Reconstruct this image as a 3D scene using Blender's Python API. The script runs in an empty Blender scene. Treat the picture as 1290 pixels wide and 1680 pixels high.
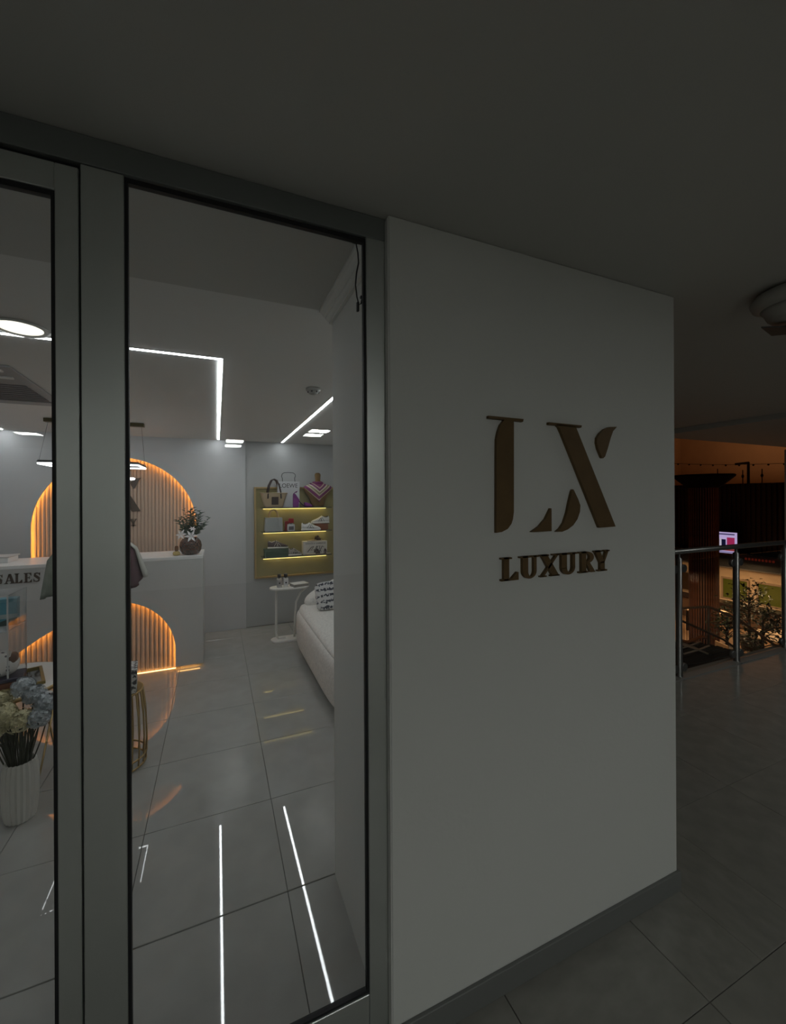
import bpy, bmesh, math, random
from mathutils import Vector, Matrix
random.seed(7)
PI = math.pi
scene = bpy.context.scene
COL = scene.collection

# ------------------------------------------------------------------ camera, world, exposure
EYE = 1.6
cam = bpy.data.cameras.new('camera')
cam.sensor_fit = 'HORIZONTAL'; cam.sensor_width = 36.0
cam.lens = 36.0 * 676.0 / 1290.0
cam.shift_y = -23.5 / 1290.0
cam.clip_start = 0.02
camo = bpy.data.objects.new('camera', cam); COL.objects.link(camo)
camo.matrix_world = (Matrix.Translation((0, 0, EYE)) @ Matrix.Rotation(-math.atan(290 / 676.0), 4, 'Z')
                     @ Matrix.Rotation(PI / 2, 4, 'X') @ Matrix.Rotation(math.radians(-0.3), 4, 'Z'))
scene.camera = camo
world = bpy.data.worlds.new('world'); scene.world = world; world.use_nodes = True
world.node_tree.nodes['Background'].inputs[0].default_value = (0.8, 0.85, 0.9, 1)
world.node_tree.nodes['Background'].inputs[1].default_value = 0.004
vs = scene.view_settings
vs.view_transform = 'Standard'; vs.look = 'None'; vs.gamma = 1.0; vs.use_curve_mapping = False
vs.exposure = 0.0
scene.cycles.transparent_max_bounces = 24
scene.cycles.sample_clamp_indirect = 4.0

LED_WHITE = 24.0       # shop ceiling strips
LED_WARM = 27.0         # arch strips
LED_SHELF = 2.6        # under the shelves
SHELF_W = .30
CORRIDOR_PANEL = 70.0   # ceiling panels behind the photographer
ATRIUM_W = 170.0


def light(name, kind, loc, energy, color, size=0.3, rot=None):
    l = bpy.data.lights.new(name, kind); l.energy = energy; l.color = color
    if kind == 'AREA': l.size = size
    else: l.shadow_soft_size = size
    o = bpy.data.objects.new(name, l); o.location = loc
    if rot: o.rotation_euler = rot
    COL.objects.link(o)
    return o

# warm lamps of the food court in the atrium below, two added as fill, and the uplights that wash its ceiling
light('food_court_light', 'AREA', (16.1, 6.5, -.75), ATRIUM_W * .40, (1, .62, .32), .8)
light('food_court_light', 'AREA', (15.4, 10.4, -.75), ATRIUM_W * .35, (1, .62, .32), .8)
light('food_court_light', 'AREA', (16.4, 8.8, -.85), ATRIUM_W * .35, (1, .62, .32), .8)  # unseen lamp added to brighten the tan walls under the gallery
light('food_court_light', 'AREA', (12.2, 7.3, -.75), ATRIUM_W * .22, (1, .62, .32), .8)  # unseen lamp added to lift the lower column and nearby floor
light('ceiling_uplight', 'AREA', (24.0, 12.0, 2.2), ATRIUM_W * .75, (1, .58, .32), 3.0, (PI, 0, 0))


# ------------------------------------------------------------------ materials
MATS = {}


def mat(name, color, rough=.5, metal=0.0, spec=.5, noise=None, bump=None, emit=None, estr=0.0, coat=0.0, sheen=0.0):
    if name in MATS: return MATS[name]
    m = bpy.data.materials.new(name); m.use_nodes = True
    nt = m.node_tree; b = nt.nodes['Principled BSDF']
    c4 = (*color, 1)
    b.inputs['Base Color'].default_value = c4
    b.inputs['Roughness'].default_value = rough
    b.inputs['Metallic'].default_value = metal
    b.inputs['Specular IOR Level'].default_value = spec
    if coat: b.inputs['Coat Weight'].default_value = coat; b.inputs['Coat Roughness'].default_value = .05
    if sheen: b.inputs['Sheen Weight'].default_value = sheen
    if emit is not None:
        b.inputs['Emission Color'].default_value = (*emit, 1); b.inputs['Emission Strength'].default_value = estr
    if noise or bump:
        tc = nt.nodes.new('ShaderNodeTexCoord')
    if noise:
        sc, amt = noise
        n = nt.nodes.new('ShaderNodeTexNoise'); n.inputs['Scale'].default_value = sc; n.inputs['Detail'].default_value = 6
        nt.links.new(tc.outputs['Object'], n.inputs['Vector'])
        r = nt.nodes.new('ShaderNodeValToRGB')
        r.color_ramp.elements[0].position = .3; r.color_ramp.elements[1].position = .7
        r.color_ramp.elements[0].color = (*[max(0, c * (1 - amt)) for c in color], 1)
        r.color_ramp.elements[1].color = (*[min(1, c * (1 + amt)) for c in color], 1)
        nt.links.new(n.outputs['Fac'], r.inputs['Fac']); nt.links.new(r.outputs['Color'], b.inputs['Base Color'])
    if bump:
        sc, st = bump
        n2 = nt.nodes.new('ShaderNodeTexNoise'); n2.inputs['Scale'].default_value = sc; n2.inputs['Detail'].default_value = 4
        nt.links.new(tc.outputs['Object'], n2.inputs['Vector'])
        bp = nt.nodes.new('ShaderNodeBump'); bp.inputs['Strength'].default_value = st; bp.inputs['Distance'].default_value = .004
        nt.links.new(n2.outputs['Fac'], bp.inputs['Height']); nt.links.new(bp.outputs['Normal'], b.inputs['Normal'])
    MATS[name] = m
    return m


def pattern(name, kind, c1, c2, scale, rough=.5, rot=(0, 0, 0), stretch=(1, 1, 1), thresh=.5, metal=0.0):
    """two colours mixed by a procedural texture in object space"""
    if name in MATS: return MATS[name]
    m = bpy.data.materials.new(name); m.use_nodes = True
    nt = m.node_tree; b = nt.nodes['Principled BSDF']
    b.inputs['Roughness'].default_value = rough; b.inputs['Metallic'].default_value = metal
    tc = nt.nodes.new('ShaderNodeTexCoord'); mp = nt.nodes.new('ShaderNodeMapping')
    mp.inputs['Rotation'].default_value = rot; mp.inputs['Scale'].default_value = stretch
    nt.links.new(tc.outputs['Object'], mp.inputs['Vector'])
    if kind == 'checker':
        t = nt.nodes.new('ShaderNodeTexChecker'); t.inputs['Scale'].default_value = scale
        t.inputs['Color1'].default_value = (*c1, 1); t.inputs['Color2'].default_value = (*c2, 1)
        nt.links.new(mp.outputs['Vector'], t.inputs['Vector']); nt.links.new(t.outputs['Color'], b.inputs['Base Color'])
    else:
        if kind == 'voronoi':
            t = nt.nodes.new('ShaderNodeTexVoronoi'); out = t.outputs['Distance']
        elif kind == 'wave':
            t = nt.nodes.new('ShaderNodeTexWave'); out = t.outputs['Fac']; t.inputs['Distortion'].default_value = 1.0
        else:
            t = nt.nodes.new('ShaderNodeTexNoise'); out = t.outputs['Fac']; t.inputs['Detail'].default_value = 3
        t.inputs['Scale'].default_value = scale
        nt.links.new(mp.outputs['Vector'], t.inputs['Vector'])
        r = nt.nodes.new('ShaderNodeValToRGB')
        r.color_ramp.elements[0].position = max(0, thresh - .04); r.color_ramp.elements[1].position = min(1, thresh + .04)
        r.color_ramp.elements[0].color = (*c1, 1); r.color_ramp.elements[1].color = (*c2, 1)
        nt.links.new(out, r.inputs['Fac']); nt.links.new(r.outputs['Color'], b.inputs['Base Color'])
    MATS[name] = m
    return m


def glass(name, tint=(.97, .98, .97), f0=.04, rough=0.0):
    """thin clear sheet: transparent, with a Schlick mirror reflection"""
    if name in MATS: return MATS[name]
    m = bpy.data.materials.new(name); m.use_nodes = True
    nt = m.node_tree; nt.nodes.clear()
    out = nt.nodes.new('ShaderNodeOutputMaterial'); mix = nt.nodes.new('ShaderNodeMixShader')
    tr = nt.nodes.new('ShaderNodeBsdfTransparent'); tr.inputs[0].default_value = (*tint, 1)
    gl = nt.nodes.new('ShaderNodeBsdfGlossy'); gl.inputs['Roughness'].default_value = rough
    lw = nt.nodes.new('ShaderNodeLayerWeight'); lw.inputs['Blend'].default_value = .5
    p = nt.nodes.new('ShaderNodeMath'); p.operation = 'POWER'; p.inputs[1].default_value = 5
    ma = nt.nodes.new('ShaderNodeMath'); ma.operation = 'MULTIPLY_ADD'; ma.inputs[1].default_value = 1 - f0; ma.inputs[2].default_value = f0
    nt.links.new(lw.outputs['Facing'], p.inputs[0]); nt.links.new(p.outputs[0], ma.inputs[0])
    nt.links.new(ma.outputs[0], mix.inputs[0]); nt.links.new(tr.outputs[0], mix.inputs[1]); nt.links.new(gl.outputs[0], mix.inputs[2])
    nt.links.new(mix.outputs[0], out.inputs[0])
    MATS[name] = m
    return m


def emissive(name, color, strength):
    if name in MATS: return MATS[name]
    m = bpy.data.materials.new(name); m.use_nodes = True
    nt = m.node_tree; nt.nodes.clear()
    out = nt.nodes.new('ShaderNodeOutputMaterial'); e = nt.nodes.new('ShaderNodeEmission')
    e.inputs[0].default_value = (*color, 1); e.inputs[1].default_value = strength
    nt.links.new(e.outputs[0], out.inputs[0]); MATS[name] = m
    return m


M_WALL = mat('white_painted_plaster', (.68, .69, .665), .75, bump=(60, .12))
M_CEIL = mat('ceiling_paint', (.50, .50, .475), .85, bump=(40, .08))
M_SHOPW = mat('shop_wall_paint', (.56, .57, .58), .45, noise=(1.5, .04))
M_SHOPC = mat('shop_ceiling_paint', (.68, .68, .66), .8)
M_FLOOR = mat('corridor_tile', (.27, .263, .24), .14, noise=(9, .10), spec=.5)
M_FLOOR2 = mat('shop_polished_tile', (.37, .367, .352), .02, noise=(7, .07), spec=.5)
M_GROUT = mat('grout', (.16, .15, .14), .9)
M_ALU = mat('grey_aluminium', (.60, .63, .61), .36, metal=.8, noise=(3, .05))
M_ALUD = mat('dark_aluminium', (.20, .215, .21), .5, metal=.3)
M_GASK = mat('black_rubber_gasket', (.006, .006, .008), .6)
M_BASE = mat('grey_baseboard', (.17, .175, .17), .5)
M_GLASS = glass('clear_glass')
M_GLASS2 = glass('railing_glass', (.93, .95, .94))
M_ACRYL = glass('acrylic', (.95, .96, .96), .05)
M_GOLDL = mat('brushed_gold', (.15, .092, .036), .5, metal=.3, noise=(12, .12))
M_BROWN = mat('dark_brown_letter', (.075, .05, .035), .4)
M_GOLD = mat('gold_metal', (.50, .36, .17), .35, metal=.85)
M_PANEL = mat('brass_panel', (.33, .29, .13), .4, metal=.45, noise=(4, .1))
M_COUNT = mat('counter_white_lacquer', (.55, .55, .54), .4)
M_CTOP = mat('counter_top_white', (.8, .8, .79), .3)
M_SLAT = mat('oak_flute', (.60, .46, .36), .55, noise=(6, .12))
M_LEDW = emissive('white_led', (.93, .965, 1.0), LED_WHITE)
M_LEDO = emissive('warm_led', (1.0, .40, .065), LED_WARM)
M_LEDS = emissive('shelf_led', (1.0, .78, .26), LED_SHELF)
M_LAMP = emissive('corridor_panel_light', (.97, 1.0, .95), CORRIDOR_PANEL)
M_WHITE = mat('white_plastic', (.75, .75, .73), .4)
M_BLACK = mat('black_plastic', (.012, .012, .014), .4)
M_STEEL = mat('brushed_steel', (.24, .24, .235), .35, metal=.9)
M_BOUCLE = mat('white_boucle', (.74, .72, .68), .95, noise=(60, .12), bump=(160, .9))


# ------------------------------------------------------------------ mesh building
class MB:
    def __init__(s): s.v = []; s.f = []; s.sm = []

    def add(s, vs_, fs, smooth=False):
        o = len(s.v); s.v += [tuple(p) for p in vs_]
        for q in fs: s.f.append([i + o for i in q]); s.sm.append(smooth)
        return s

    def box(s, a, b, rz=0.0, tilt=None):
        (x0, y0, z0), (x1, y1, z1) = a, b
        P = [(x, y, z) for z in (z0, z1) for x, y in ((x0, y0), (x1, y0), (x1, y1), (x0, y1))]
        if rz or tilt:
            c = Vector(((x0 + x1) / 2, (y0 + y1) / 2, (z0 + z1) / 2))
            R = Matrix.Rotation(rz, 3, 'Z')
            if tilt: R = R @ Matrix.Rotation(tilt[1], 3, tilt[0])
            P = [tuple(R @ (Vector(p) - c) + c) for p in P]
        return s.add(P, [(3, 2, 1, 0), (4, 5, 6, 7), (0, 1, 5, 4), (1, 2, 6, 5), (2, 3, 7, 6), (3, 0, 4, 7)])

    def prism(s, poly, a, b, plane='xz'):
        def m(p, t):
            if plane == 'xz': return (p[0], t, p[1])
            if plane == 'yz': return (t, p[0], p[1])
            return (p[0], p[1], t)
        n = len(poly)
        return s.add([m(p, a) for p in poly] + [m(p, b) for p in poly],
                     [list(range(n)), list(range(2 * n - 1, n - 1, -1))] + [(i, i + n, (i + 1) % n + n, (i + 1) % n) for i in range(n)])

    def tube(s, pts, r, n=8, closed=False, cap=True):
        pts = [Vector(p) for p in pts]; N = len(pts)
        rs = r if isinstance(r, (list, tuple)) else [r] * N
        V = []; up = None
        for i, p in enumerate(pts):
            a = pts[i - 1] if (i > 0 or closed) else p
            b = pts[(i + 1) % N] if (i < N - 1 or closed) else p
            d = (b - a)
            d = d.normalized() if d.length > 1e-9 else Vector((0, 0, 1))
            if up is None:
                up = Vector((0, 0, 1)) if abs(d.z) < .9 else Vector((1, 0, 0))
            x = up - d * up.dot(d)
            if x.length < 1e-6: x = d.orthogonal()
            x.normalize(); up = x; y = d.cross(x)
            for k in range(n):
                t = 2 * PI * k / n
                V.append(p + (x * math.cos(t) + y * math.sin(t)) * rs[i])
        F = []
        for i in range(N if closed else N - 1):
            j = (i + 1) % N
            for k in range(n):
                F.append((i * n + k, i * n + (k + 1) % n, j * n + (k + 1) % n, j * n + k))
        s.add(V, F, n > 5)
        if cap and not closed:
            o = len(s.v) - len(V)
            s.f.append([o + k for k in range(n - 1, -1, -1)]); s.sm.append(False)
            s.f.append([o + (N - 1) * n + k for k in range(n)]); s.sm.append(False)
        return s

    def lathe(s, prof, c=(0, 0, 0), n=24, sx=1, sy=1, smooth=True):
        V = []; F = []
        for r, z in prof:
            for k in range(n):
                t = 2 * PI * k / n
                V.append((c[0] + r * sx * math.cos(t), c[1] + r * sy * math.sin(t), c[2] + z))
        for i in range(len(prof) - 1):
            for k in range(n):
                F.append((i * n + k, i * n + (k + 1) % n, (i + 1) * n + (k + 1) % n, (i + 1) * n + k))
        s.add(V, F, smooth)
        o = len(s.v) - len(V)
        if prof[0][0] > 1e-5: s.f.append([o + k for k in range(n - 1, -1, -1)]); s.sm.append(False)
        if prof[-1][0] > 1e-5: s.f.append([o + (len(prof) - 1) * n + k for k in range(n)]); s.sm.append(False)
        return s

    def super(s, c, h, e1=.4, e2=.4, nu=28, nv=16, rz=0.0, tilt=None, fn=None):
        """superellipsoid = soft rounded block"""
        pw = lambda w, e: math.copysign(abs(w) ** e, w)
        V = []; F = []
        R = Matrix.Rotation(rz, 3, 'Z')
        if tilt: R = R @ Matrix.Rotation(tilt[1], 3, tilt[0])
        for i in range(nv + 1):
            v = -PI / 2 + PI * i / nv
            for k in range(nu):
                u = 2 * PI * k / nu - PI
                p = Vector((h[0] * pw(math.cos(v), e1) * pw(math.cos(u), e2), h[1] * pw(math.cos(v), e1) * pw(math.sin(u), e2), h[2] * pw(math.sin(v), e1)))
                if fn: p = Vector(fn(p))
                V.append(R @ p + Vector(c))
        for i in range(nv):
            for k in range(nu):
                F.append((i * nu + k, i * nu + (k + 1) % nu, (i + 1) * nu + (k + 1) % nu, (i + 1) * nu + k))
        return s.add(V, F, True)

    def grid(s, rows, closed=False, smooth=True):
        n = len(rows[0]); V = [p for r in rows for p in r]; F = []
        for i in range(len(rows) - 1):
            for k in range(n if closed else n - 1):
                F.append((i * n + k, i * n + (k + 1) % n, (i + 1) * n + (k + 1) % n, (i + 1) * n + k))
        return s.add(V, F, smooth)

    def mesh(s, name, m, bevel=0.0, seg=1, solid=0.0):
        me = bpy.data.meshes.new(name); me.from_pydata(s.v, [], s.f)
        me.polygons.foreach_set('use_smooth', s.sm)
        bm = bmesh.new(); bm.from_mesh(me)
        if bevel:
            bm.edges.ensure_lookup_table()
            bmesh.ops.bevel(bm, geom=list(bm.edges), offset=bevel, segments=seg, affect='EDGES', profile=.5)
        if solid: bmesh.ops.solidify(bm, geom=list(bm.faces), thickness=solid)
        bmesh.ops.recalc_face_normals(bm, faces=list(bm.faces))
        bm.to_mesh(me); bm.free()
        me.materials.append(m); me.update()
        return me

    def build(s, name, m, parent=None, bevel=0.0, seg=1, solid=0.0, label=None):
        o = bpy.data.objects.new(name, s.mesh(name, m, bevel, seg, solid)); COL.objects.link(o)
        if parent is not None: o.parent = parent
        if label: o['label'] = label
        return o


def tag(o, label, cat=None, group=None, kind=None):
    o['label'] = label
    if cat: o['category'] = cat
    if group: o['group'] = group
    if kind: o['kind'] = kind
    return o


def thing(name, label, cat, loc=(0, 0, 0), rz=0.0, group=None):
    o = bpy.data.objects.new(name, None); COL.objects.link(o); o.empty_display_size = .05
    o.location = loc; o.rotation_euler = (0, 0, rz)
    return tag(o, label, cat, group)


def struct(name, mb, m, label, parent=None, bevel=0.0):
    o = mb.build(name, m, parent, bevel)
    o['kind'] = 'structure'; o['label'] = label
    return o


def inst(name, me, parent, loc, scale=(1, 1, 1), rot=(0, 0, 0)):
    o = bpy.data.objects.new(name, me); COL.objects.link(o); o.parent = parent
    o.location = loc; o.scale = scale; o.rotation_euler = rot
    return o


def arc(cx, cy, rx, ry, a0, a1, n):
    return [(cx + rx * math.cos(math.radians(a0 + (a1 - a0) * i / n)), cy + ry * math.sin(math.radians(a0 + (a1 - a0) * i / n))) for i in range(n + 1)]


def text_mesh(name, txt, size, m, parent, loc, rot=(PI / 2, 0, 0), extrude=.0006, width=None):
    cu = bpy.data.curves.new(name, 'FONT'); cu.body = txt; cu.size = size; cu.align_x = 'CENTER'; cu.extrude = extrude
    to = bpy.data.objects.new('tmp', cu); COL.objects.link(to)
    dg = bpy.context.evaluated_depsgraph_get(); dg.update()
    me = bpy.data.meshes.new_from_object(to.evaluated_get(dg)); me.name = name
    bpy.data.objects.remove(to)
    me.materials.clear(); me.materials.append(m)
    o = bpy.data.objects.new(name, me); COL.objects.link(o); o.parent = parent
    o.location = loc; o.rotation_euler = rot
    if width:
        xs = [v.co.x for v in me.vertices]; o.scale.x = width / (max(xs) - min(xs))
    return o


# ---- serif capitals as polygons in a unit box
def ribbon(pts, w):
    L, R = [], []
    for i, p in enumerate(pts):
        a = pts[max(0, i - 1)]; b = pts[min(len(pts) - 1, i + 1)]
        d = Vector((b[0] - a[0], b[1] - a[1])); d.normalize()
        L.append((p[0] - d.y * w[i] / 2, p[1] + d.x * w[i] / 2)); R.append((p[0] + d.y * w[i] / 2, p[1] - d.x * w[i] / 2))
    return [[L[i], L[i + 1], R[i + 1], R[i]] for i in range(len(pts) - 1)]


def rect(x0, x1, z0, z1): return [(x0, z0), (x1, z0), (x1, z1), (x0, z1)]


GLYPH = {
    'L': [rect(.15, .45, 0, 1), rect(0, .62, .93, 1), rect(0, 1, 0, .08), [(.6, .08), (1, .08), (1, .34), (.92, .34)]],
    'U': [rect(.14, .42, .3, 1), rect(0, .56, .93, 1), rect(.72, .86, .3, 1), rect(.6, 1, .93, 1),
          arc(.5, .33, .36, .33, 180, 360, 12) + arc(.57, .33, .15, .24, 360, 180, 10)],
    'X': [[(.04, 1), (.64, 0), (.98, 0), (.36, 1)], [(.86, 1), (.04, 0), (.16, 0), (.97, 1)], rect(0, .45, .94, 1), rect(.64, 1, .94, 1),
          rect(0, .32, 0, .06), rect(.54, 1, 0, .06)],
    'R': [rect(.14, .42, 0, 1), rect(0, .55, 0, .07), rect(0, .5, .93, 1),
          arc(.45, .72, .46, .28, 90, -90, 12) + arc(.45, .72, .2, .19, -90, 90, 10), [(.42, .46), (.66, .46), (1, 0), (.72, 0)]],
    'Y': [[(.02, 1), (.38, .4), (.66, .4), (.36, 1)], [(.8, 1), (.52, .4), (.64, .4), (.94, 1)], rect(.38, .66, 0, .45),
          rect(0, .48, .94, 1), rect(.64, 1, .94, 1), rect(.22, .82, 0, .07)],
    'A': [[(.44, 1), (.08, 0), (.2, 0), (.56, 1)], [(.4, 1), (.68, 0), (.98, 0), (.64, 1)], rect(.25, .75, .26, .35), rect(0, .34, 0, .07), rect(.56, 1, 0, .07)],
    'E': [rect(.15, .45, 0, 1), rect(0, .95, .92, 1), [(.7, .92), (.95, .92), (.95, .68)], rect(.42, .74, .46, .54), rect(.68, .75, .36, .64),
          rect(0, 1, 0, .08), [(.72, .08), (1, .08), (1, .34)]],
    'S': ribbon([(.86, .72), (.78, .88), (.52, .955), (.26, .86), (.24, .7), (.5, .54), (.78, .36), (.76, .14), (.5, .045), (.2, .12), (.12, .3)],
                [.05, .07, .09, .2, .26, .28, .26, .2, .09, .07, .05]) + [rect(.84, .9, .68, .97), rect(.09, .15, .03, .34)],
}


def letter(ch, x0, x1, z0, z1, y0, y1, m, parent, bevel=0.0):
    mb = MB()
    for p in GLYPH[ch]:
        mb.prism([(x0 + a * (x1 - x0), z0 + b * (z1 - z0)) for a, b in p], y0, y1)
    return mb.build('letter', m, parent, bevel)


# ================================================================== SETTING
CZ = 2.413      # corridor ceiling
SZ = 2.307      # shop ceiling
BY = 5.40       # shop back wall
TX, TY = .583, .56

# ---- floors with individual tiles
def tile_mesh(sx, sy, m, h=.012):
    return MB().box((-sx / 2 + .0011, -sy / 2 + .0011, -h), (sx / 2 - .0011, sy / 2 - .0011, 0)).mesh('floor_tile', m, .0012)


fl = struct('floor', MB().box((-5.0, -6.0, -.30), (9.5, 1.10, -.011)).box((1.72, 1.10, -.30), (9.5, 2.30, -.011)), M_GROUT, 'grey tiled floor of the dark corridor outside the shop')
tm = tile_mesh(TX, TY, M_FLOOR)


def put_tile(x0, x1, y0, y1):
    if x1 - x0 < .01 or y1 - y0 < .01: return
    inst('floor_tile', tm, fl, ((x0 + x1) / 2, (y0 + y1) / 2, 0), ((x1 - x0) / TX, (y1 - y0) / TY, 1))


for i in range(-4, 14):
    for j in range(-4, 4):
        x0, y0 = .844 + TX * i, .806 + TY * j
        x1, y1 = x0 + TX, min(y0 + TY, 2.30)
        if y1 <= 1.10 or x0 >= 1.70: put_tile(x0, x1, y0, y1)
        else:
            if y0 < 1.10: put_tile(x0, min(x1, 1.72), y0, 1.10)
            if x1 > 1.72: put_tile(1.72, x1, y0, y1)

fs = struct('floor', MB().box((-2.6, 1.10, -.30), (1.6, BY + .1, -.011)), M_GROUT, 'polished light grey tiled floor inside the lit shop')
t2 = tile_mesh(TX, TY, M_FLOOR2)
for i in range(-5, 3):
    for j in range(-1, 7):
        x = .26 + TX * (i + .5); y = 1.716 + TY * (j + .5)
        x0, x1 = x - TX / 2, min(x + TX / 2, 1.6)
        y0, y1 = max(y - TY / 2, 1.10), min(y + TY / 2, BY)
        inst('floor_tile', t2, fs, ((x0 + x1) / 2, (y0 + y1) / 2, 0 if j >= 0 else -.003), ((x1 - x0) / TX, (y1 - y0) / TY, 1))

# ---- ceilings
struct('ceiling', MB().box((-5.0, -6.0, CZ), (5.1, 1.19, CZ + .25)).box((1.72, 1.19, CZ), (5.1, 3.5, CZ + .25)), M_CEIL, 'plain dark grey corridor ceiling above the shop front')
struct('ceiling', MB().box((5.1, -6.0, CZ - .055), (9.5, 3.5, CZ + .25)), M_CEIL, 'lower ceiling strip over the balcony railing')
SLOPE = math.atan(.091 / 3.684)


def zc(y): return 2.398 - .091 / 3.684 * (y - 1.716)      # the shop ceiling falls slightly towards the back


struct('ceiling', MB().prism([(1.716, zc(1.716)), (BY, zc(BY)), (BY, CZ + .25), (1.716, CZ + .25)], -2.6, 1.6, 'yz'), M_SHOPC, 'shop ceiling with recessed light strips')
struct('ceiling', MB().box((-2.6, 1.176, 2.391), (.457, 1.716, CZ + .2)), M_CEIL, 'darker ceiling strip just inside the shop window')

# ---- walls
struct('wall_front', MB().box((.457, 1.09, -.02), (1.72, 1.716, CZ)), M_WALL, 'plain off-white wall carrying the gold letters', bevel=.004)
struct('wall_right', MB().box((1.6, 1.716, -3.2), (1.72, BY + .1, CZ)), M_WALL, 'side wall between the shop and the atrium')
struct('wall_left', MB().box((-2.72, 1.10, 0), (-2.6, BY + .1, CZ)), M_SHOPW, 'far left wall of the shop')
struct('wall_facade', MB().box((-5.0, 1.10, 0), (-2.0, 1.20, CZ)), M_WALL, 'wall left of the glazed shop front')
struct('wall_corridor', MB().box((-5.0, -6.2, 0), (9.5, -6.0, CZ)), M_WALL, 'wall on the opposite side of the corridor')
struct('wall_end', MB().box((-5.2, -6.2, 0), (-5.0, 1.2, CZ)), M_WALL, 'wall closing the corridor at the left')
struct('baseboard_front', MB().box((.452, 1.078, 0), (1.728, 1.0905, .078)).box((1.7195, 1.0905, 0), (1.728, 1.75, .078)), M_BASE, 'dark grey baseboard at the foot of the lettered wall', bevel=.002)
# cornice on top of the pillar, seen through the glass
prof = [(.456, 2.338), (.444, 2.338), (.444, 2.346), (.436, 2.349), (.428, 2.357), (.428, 2.363), (.42, 2.366), (.411, 2.377), (.402, 2.38), (.402, 2.390), (.456, 2.390)]
struct('trim_1', MB().prism(prof, 1.16, 1.715, 'xz'), M_WALL, 'moulded white cornice at the top of the pillar behind the glass')

# back wall with the arched opening
ACX, ACZ, AR = -.995, 1.29, .775
hole = [(ACX + AR, 0)] + arc(ACX, ACZ, AR, AR, 0, 180, 40) + [(ACX - AR, 0)]
outline = [(-2.6, 0), (-2.6, zc(BY) + .1), (.333, zc(BY) + .1), (.333, 0)] + hole
AC = AR + .035
cavity = [(-2.6, 0), (-2.6, zc(BY) + .1), (.333, zc(BY) + .1), (.333, 0), (ACX + AC, 0)] + arc(ACX, ACZ, AC, AC, 0, 180, 40) + [(ACX - AC, 0)]
struct('wall_back', MB().prism(outline, BY, BY + .016).prism(cavity, BY + .016, BY + .07), M_SHOPW, 'smooth light grey back wall of the shop around the glowing arch')
struct('wall_back', MB().box((.333, BY + .02, 0), (1.6, BY + .09, zc(BY) + .1)), mat('shop_wall_grey', (.44, .45, .45), .45), 'grey back wall section behind the gold shelf panel')

# ------------------------------------------------------------------ shop front: fixed window and door leaf
FY0, FY1 = 1.115, 1.138
XJ0, XJ1 = .398, .456       # right jamb
XM0, XM1 = -.275, -.1925    # mullion
ZP0, ZP1 = .176, 2.345
w = tag(bpy.data.objects.new('window_1', None), 'tall fixed shop window with grey aluminium frame beside the white wall', kind='structure'); COL.objects.link(w)
MB().box((XJ0, FY0, 0), (XJ1, FY1, CZ - .05)).build('jamb', M_ALU, w, .0015)
MB().box((XM0, FY0, 0), (XM1, FY1, ZP1 + .002)).build('mullion', M_ALU, w, .0015)
MB().box((-2.0, FY0 - .003, ZP1 + .003), (.456, FY1, CZ - .001)).build('head_rail', M_ALUD, w, .0015)
MB().box((XM1 + .001, FY0, 0), (XJ0 - .001, FY1, ZP0)).build('bottom_rail', M_ALU, w, .0015)
g = .0068
gy0, gy1 = FY0 + .005, FY0 + .019
MB().box((XM1, gy0, ZP0), (XM1 + g, gy1, ZP1)).build('gasket', M_GASK, w)
MB().box((XJ0 - g, gy0, ZP0), (XJ0, gy1, ZP1)).build('gasket', M_GASK, w)
MB().box((XM1 + g, gy0, ZP1 - .0115), (XJ0 - g, gy1, ZP1)).build('gasket', M_GASK, w)
MB().box((XM1 + g, gy0, ZP0), (XJ0 - g, gy1, ZP0 + g)).build('gasket', M_GASK, w)
MB().box((XM1 + g * .6, 1.1245, ZP0 + g * .6), (XJ0 - g * .6, 1.1325, ZP1 - g * .6)).build('pane', M_GLASS, w)
MB().box((.4555, 1.092, .0), (.4575, FY0, CZ - .01)).build('sealant_bead', M_WHITE, w)

d = tag(bpy.data.objects.new('door_1', None), 'glazed aluminium shop door left of the wide mullion', kind='structure'); COL.objects.link(d)
XD1 = XM0 - .004; XD0 = -1.16
ZD1 = 2.336; DG1 = 2.276; DG0 = .2
MB().box((XD1 - .0001, FY0 + .012, 0), (XM0 + .0001, FY1, ZD1)).build('gasket', M_GASK, d)
MB().box((XD0, FY0 + .012, ZD1), (XD1, FY1, ZP1 + .003)).build('gasket', M_GASK, d)
st = .0425
MB().box((XD1 - st, FY0, .01), (XD1, FY1 - .004, ZD1)).build('stile', M_ALU, d, .0015)
MB().box((XD0, FY0, .01), (XD0 + st, FY1 - .004, ZD1)).build('stile', M_ALU, d, .0015)
MB().box((XD0 + st, FY0, DG1), (XD1 - st, FY1 - .004, ZD1)).build('top_rail', M_ALU, d, .0015)
MB().box((XD0 + st, FY0, .01), (XD1 - st, FY1 - .004, DG0)).build('bottom_rail', M_ALU, d, .0015)
gx0, gx1 = XD0 + st, XD1 - st
MB().box((gx1 - .008, gy0, DG0), (gx1, gy1, DG1)).build('gasket', M_GASK, d)
MB().box((gx0, gy0, DG0), (gx0 + .008, gy1, DG1)).build('gasket', M_GASK, d)
MB().box((gx0 + .008, gy0, DG1 - .012), (gx1 - .008, gy1, DG1)).build('gasket', M_GASK, d)
MB().box((gx0 + .008, gy0, DG0), (gx1 - .008, gy1, DG0 + .008)).build('gasket', M_GASK, d)
MB().box((gx0 + .004, 1.1235, DG0 + .004), (gx1 - .004, 1.1315, DG1 - .004)).build('pane', M_GLASS, d)
MB().tube([(XD0 + .03, FY0, 1.0), (XD0 + .03, FY0 - .05, 1.0), (XD0 + .03, FY0 - .05, 1.3), (XD0 + .03, FY0, 1.3)], .011, 8).build('handle', M_STEEL, d)
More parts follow.
